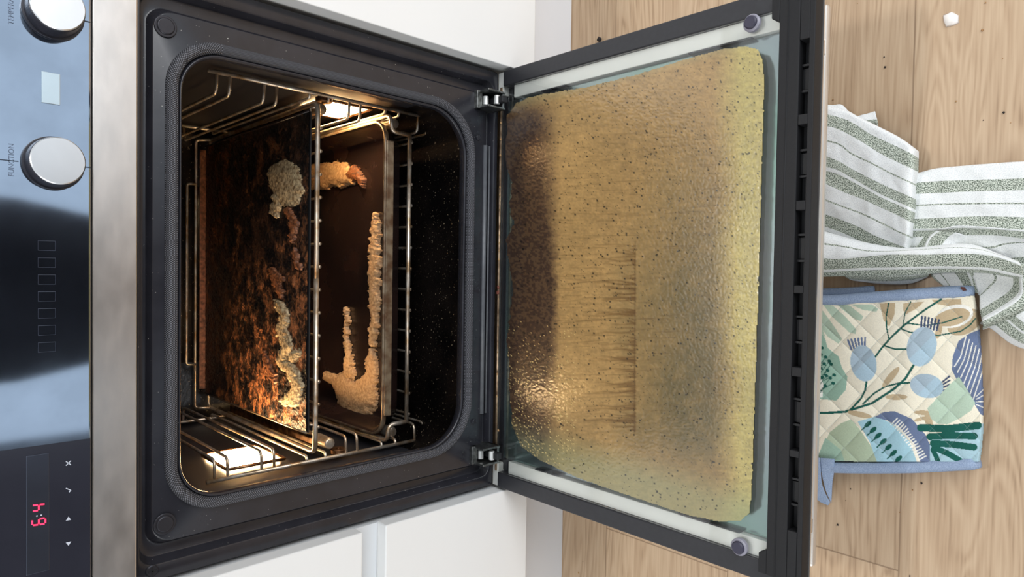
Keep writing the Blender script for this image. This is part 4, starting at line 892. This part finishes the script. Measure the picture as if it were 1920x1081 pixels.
# ------------------------------------------------------------------ the photographer standing behind the camera (seen mirrored in the panel)
def person():
    J = {'pelvis': ((-.04, -1.2, .92), .135), 'waist': ((-.04, -1.2, 1.06), .12), 'chest': ((-.04, -1.18, 1.26), .15), 'neck0': ((-.04, -1.16, 1.44), .07), 'neck': ((-.04, -1.13, 1.5), .052), 'head0': ((-.04, -1.10, 1.58), .085), 'head': ((-.04, -1.09, 1.68), .09)}
    E_ = [('pelvis', 'waist'), ('waist', 'chest'), ('chest', 'neck0'), ('neck0', 'neck'), ('neck', 'head0'), ('head0', 'head')]
    for s, n_ in ((-1, 'l'), (1, 'r')):
        J['hip'+n_] = ((-.04+.09*s, -1.2, .86), .095); J['knee'+n_] = ((-.04+.10*s, -1.19, .49), .062); J['ank'+n_] = ((-.04+.10*s, -1.22, .09), .04); J['toe'+n_] = ((-.04+.12*s, -1.06, .04), .036)
        J['sh'+n_] = ((-.04+.18*s, -1.18, 1.38), .062); J['el'+n_] = ((-.04+.25*s, -1.13, 1.12), .043); J['wr'+n_] = ((-.04+.13*s, -.93, .98), .028); J['pa'+n_] = ((-.04+.09*s, -.87, .955), .03)
        E_ += [('pelvis', 'hip'+n_), ('hip'+n_, 'knee'+n_), ('knee'+n_, 'ank'+n_), ('ank'+n_, 'toe'+n_), ('chest', 'sh'+n_), ('sh'+n_, 'el'+n_), ('el'+n_, 'wr'+n_), ('wr'+n_, 'pa'+n_)]
        for k in range(5):
            a = 'f%d%s' % (k, n_)
            if k < 4:
                J[a+'0'] = ((-.04+(.10-.0)*s-.018*s+.0, -.85, .985-.02*k), .009); J[a+'1'] = ((-.04+.06*s, -.828, .985-.02*k), .0085); J[a+'2'] = ((-.04+.045*s, -.85, .982-.02*k), .008)
            else:
                J[a+'0'] = ((-.04+.08*s, -.89, .985), .011); J[a+'1'] = ((-.04+.055*s, -.885, 1.0), .010); J[a+'2'] = ((-.04+.035*s, -.88, 1.005), .009)
            E_ += [('pa'+n_, a+'0'), (a+'0', a+'1'), (a+'1', a+'2')]
    keys = list(J); me = bpy.data.meshes.new('person'); me.from_pydata([J[k][0] for k in keys], [(keys.index(a), keys.index(c)) for a, c in E_], [])
    o = link('person', me, M['skin']); sk = o.modifiers.new('skin', 'SKIN')
    for i, k in enumerate(keys): me.skin_vertices[0].data[i].radius = (J[k][1], J[k][1]*(.8 if k in ('pelvis', 'waist', 'chest') else 1)); me.skin_vertices[0].data[i].use_root = (k == 'pelvis')
    o.modifiers.new('sub', 'SUBSURF').levels = 2; o.modifiers['sub'].render_levels = 2
    tag(o, 'person in a long charcoal dress standing behind the camera, mirrored in the panel', 'person')
    b = B(); rings = []
    for z, rx, ry, yc in ((.30, .15, .15, -1.2), (.42, .165, .15, -1.2), (.6, .20, .16, -1.2), (.8, .215, .165, -1.2), (.95, .195, .15, -1.2), (1.08, .165, .14, -1.2), (1.26, .195, .15, -1.18), (1.38, .19, .12, -1.17), (1.45, .10, .09, -1.155)):
        rings.append([b.verts.new((-.045+rx*math.cos(2*math.pi*k/40)*(1+.03*math.sin(7*2*math.pi*k/40)*(1 if z < .7 else 0)), yc+ry*math.sin(2*math.pi*k/40), z)) for k in range(40)])
    for A, D in zip(rings, rings[1:]):
        for k in range(40): b.faces.new((A[k], A[(k+1) % 40], D[(k+1) % 40], D[k]))
    obj('dress', b, M['cloth_dark'], o, True)
    b = B(); bmesh.ops.create_uvsphere(b, u_segments=24, v_segments=16, radius=1)
    for v in b.verts:
        v.co = Vector((v.co.x*.1-.04, v.co.y*.115-1.112, v.co.z*.125+1.655+(0 if v.co.y > .2 else -.02)))
    obj('hair', b, M['hair'], o, True)
    for s in (-1, 1):
        b = B(); tube(b, [(-.04+.17*s, -1.18, 1.39), (-.04+.25*s, -1.13, 1.12), (-.04+.15*s, -.97, 1.0)], [.075, .056, .042], seg=16); obj('sleeve', b, M['cloth_dark'], o, True)
        b = B(); bmesh.ops.create_uvsphere(b, u_segments=12, v_segments=8, radius=.012)
        for v in b.verts: v.co += Vector((-.04+.034*s, -1.008, 1.64))
        obj('eye', b, M['white'], o, True)
    b = B(); tube(b, [(-.04, -1.0, 1.64), (-.04, -.985, 1.605)], [.009, .014], seg=10); obj('nose', b, M['skin'], o, True)
    return o
person()
cu = thing('tall_cupboard', 'tall dark cupboard on the far side of the room', 'cupboard')
obj('cupboard_body', box(B(), -1.5, -.62, -2.3, -1.75, .0005, 1.9), M['darkwood'], cu, bevel=.004)
for x0, x1 in ((-1.49, -1.065), (-1.055, -.63)):
    d_ = obj('cupboard_door', box(B(), x0, x1, -1.7495, -1.731, .05, 1.88), M['darkwood'], cu, bevel=.002)
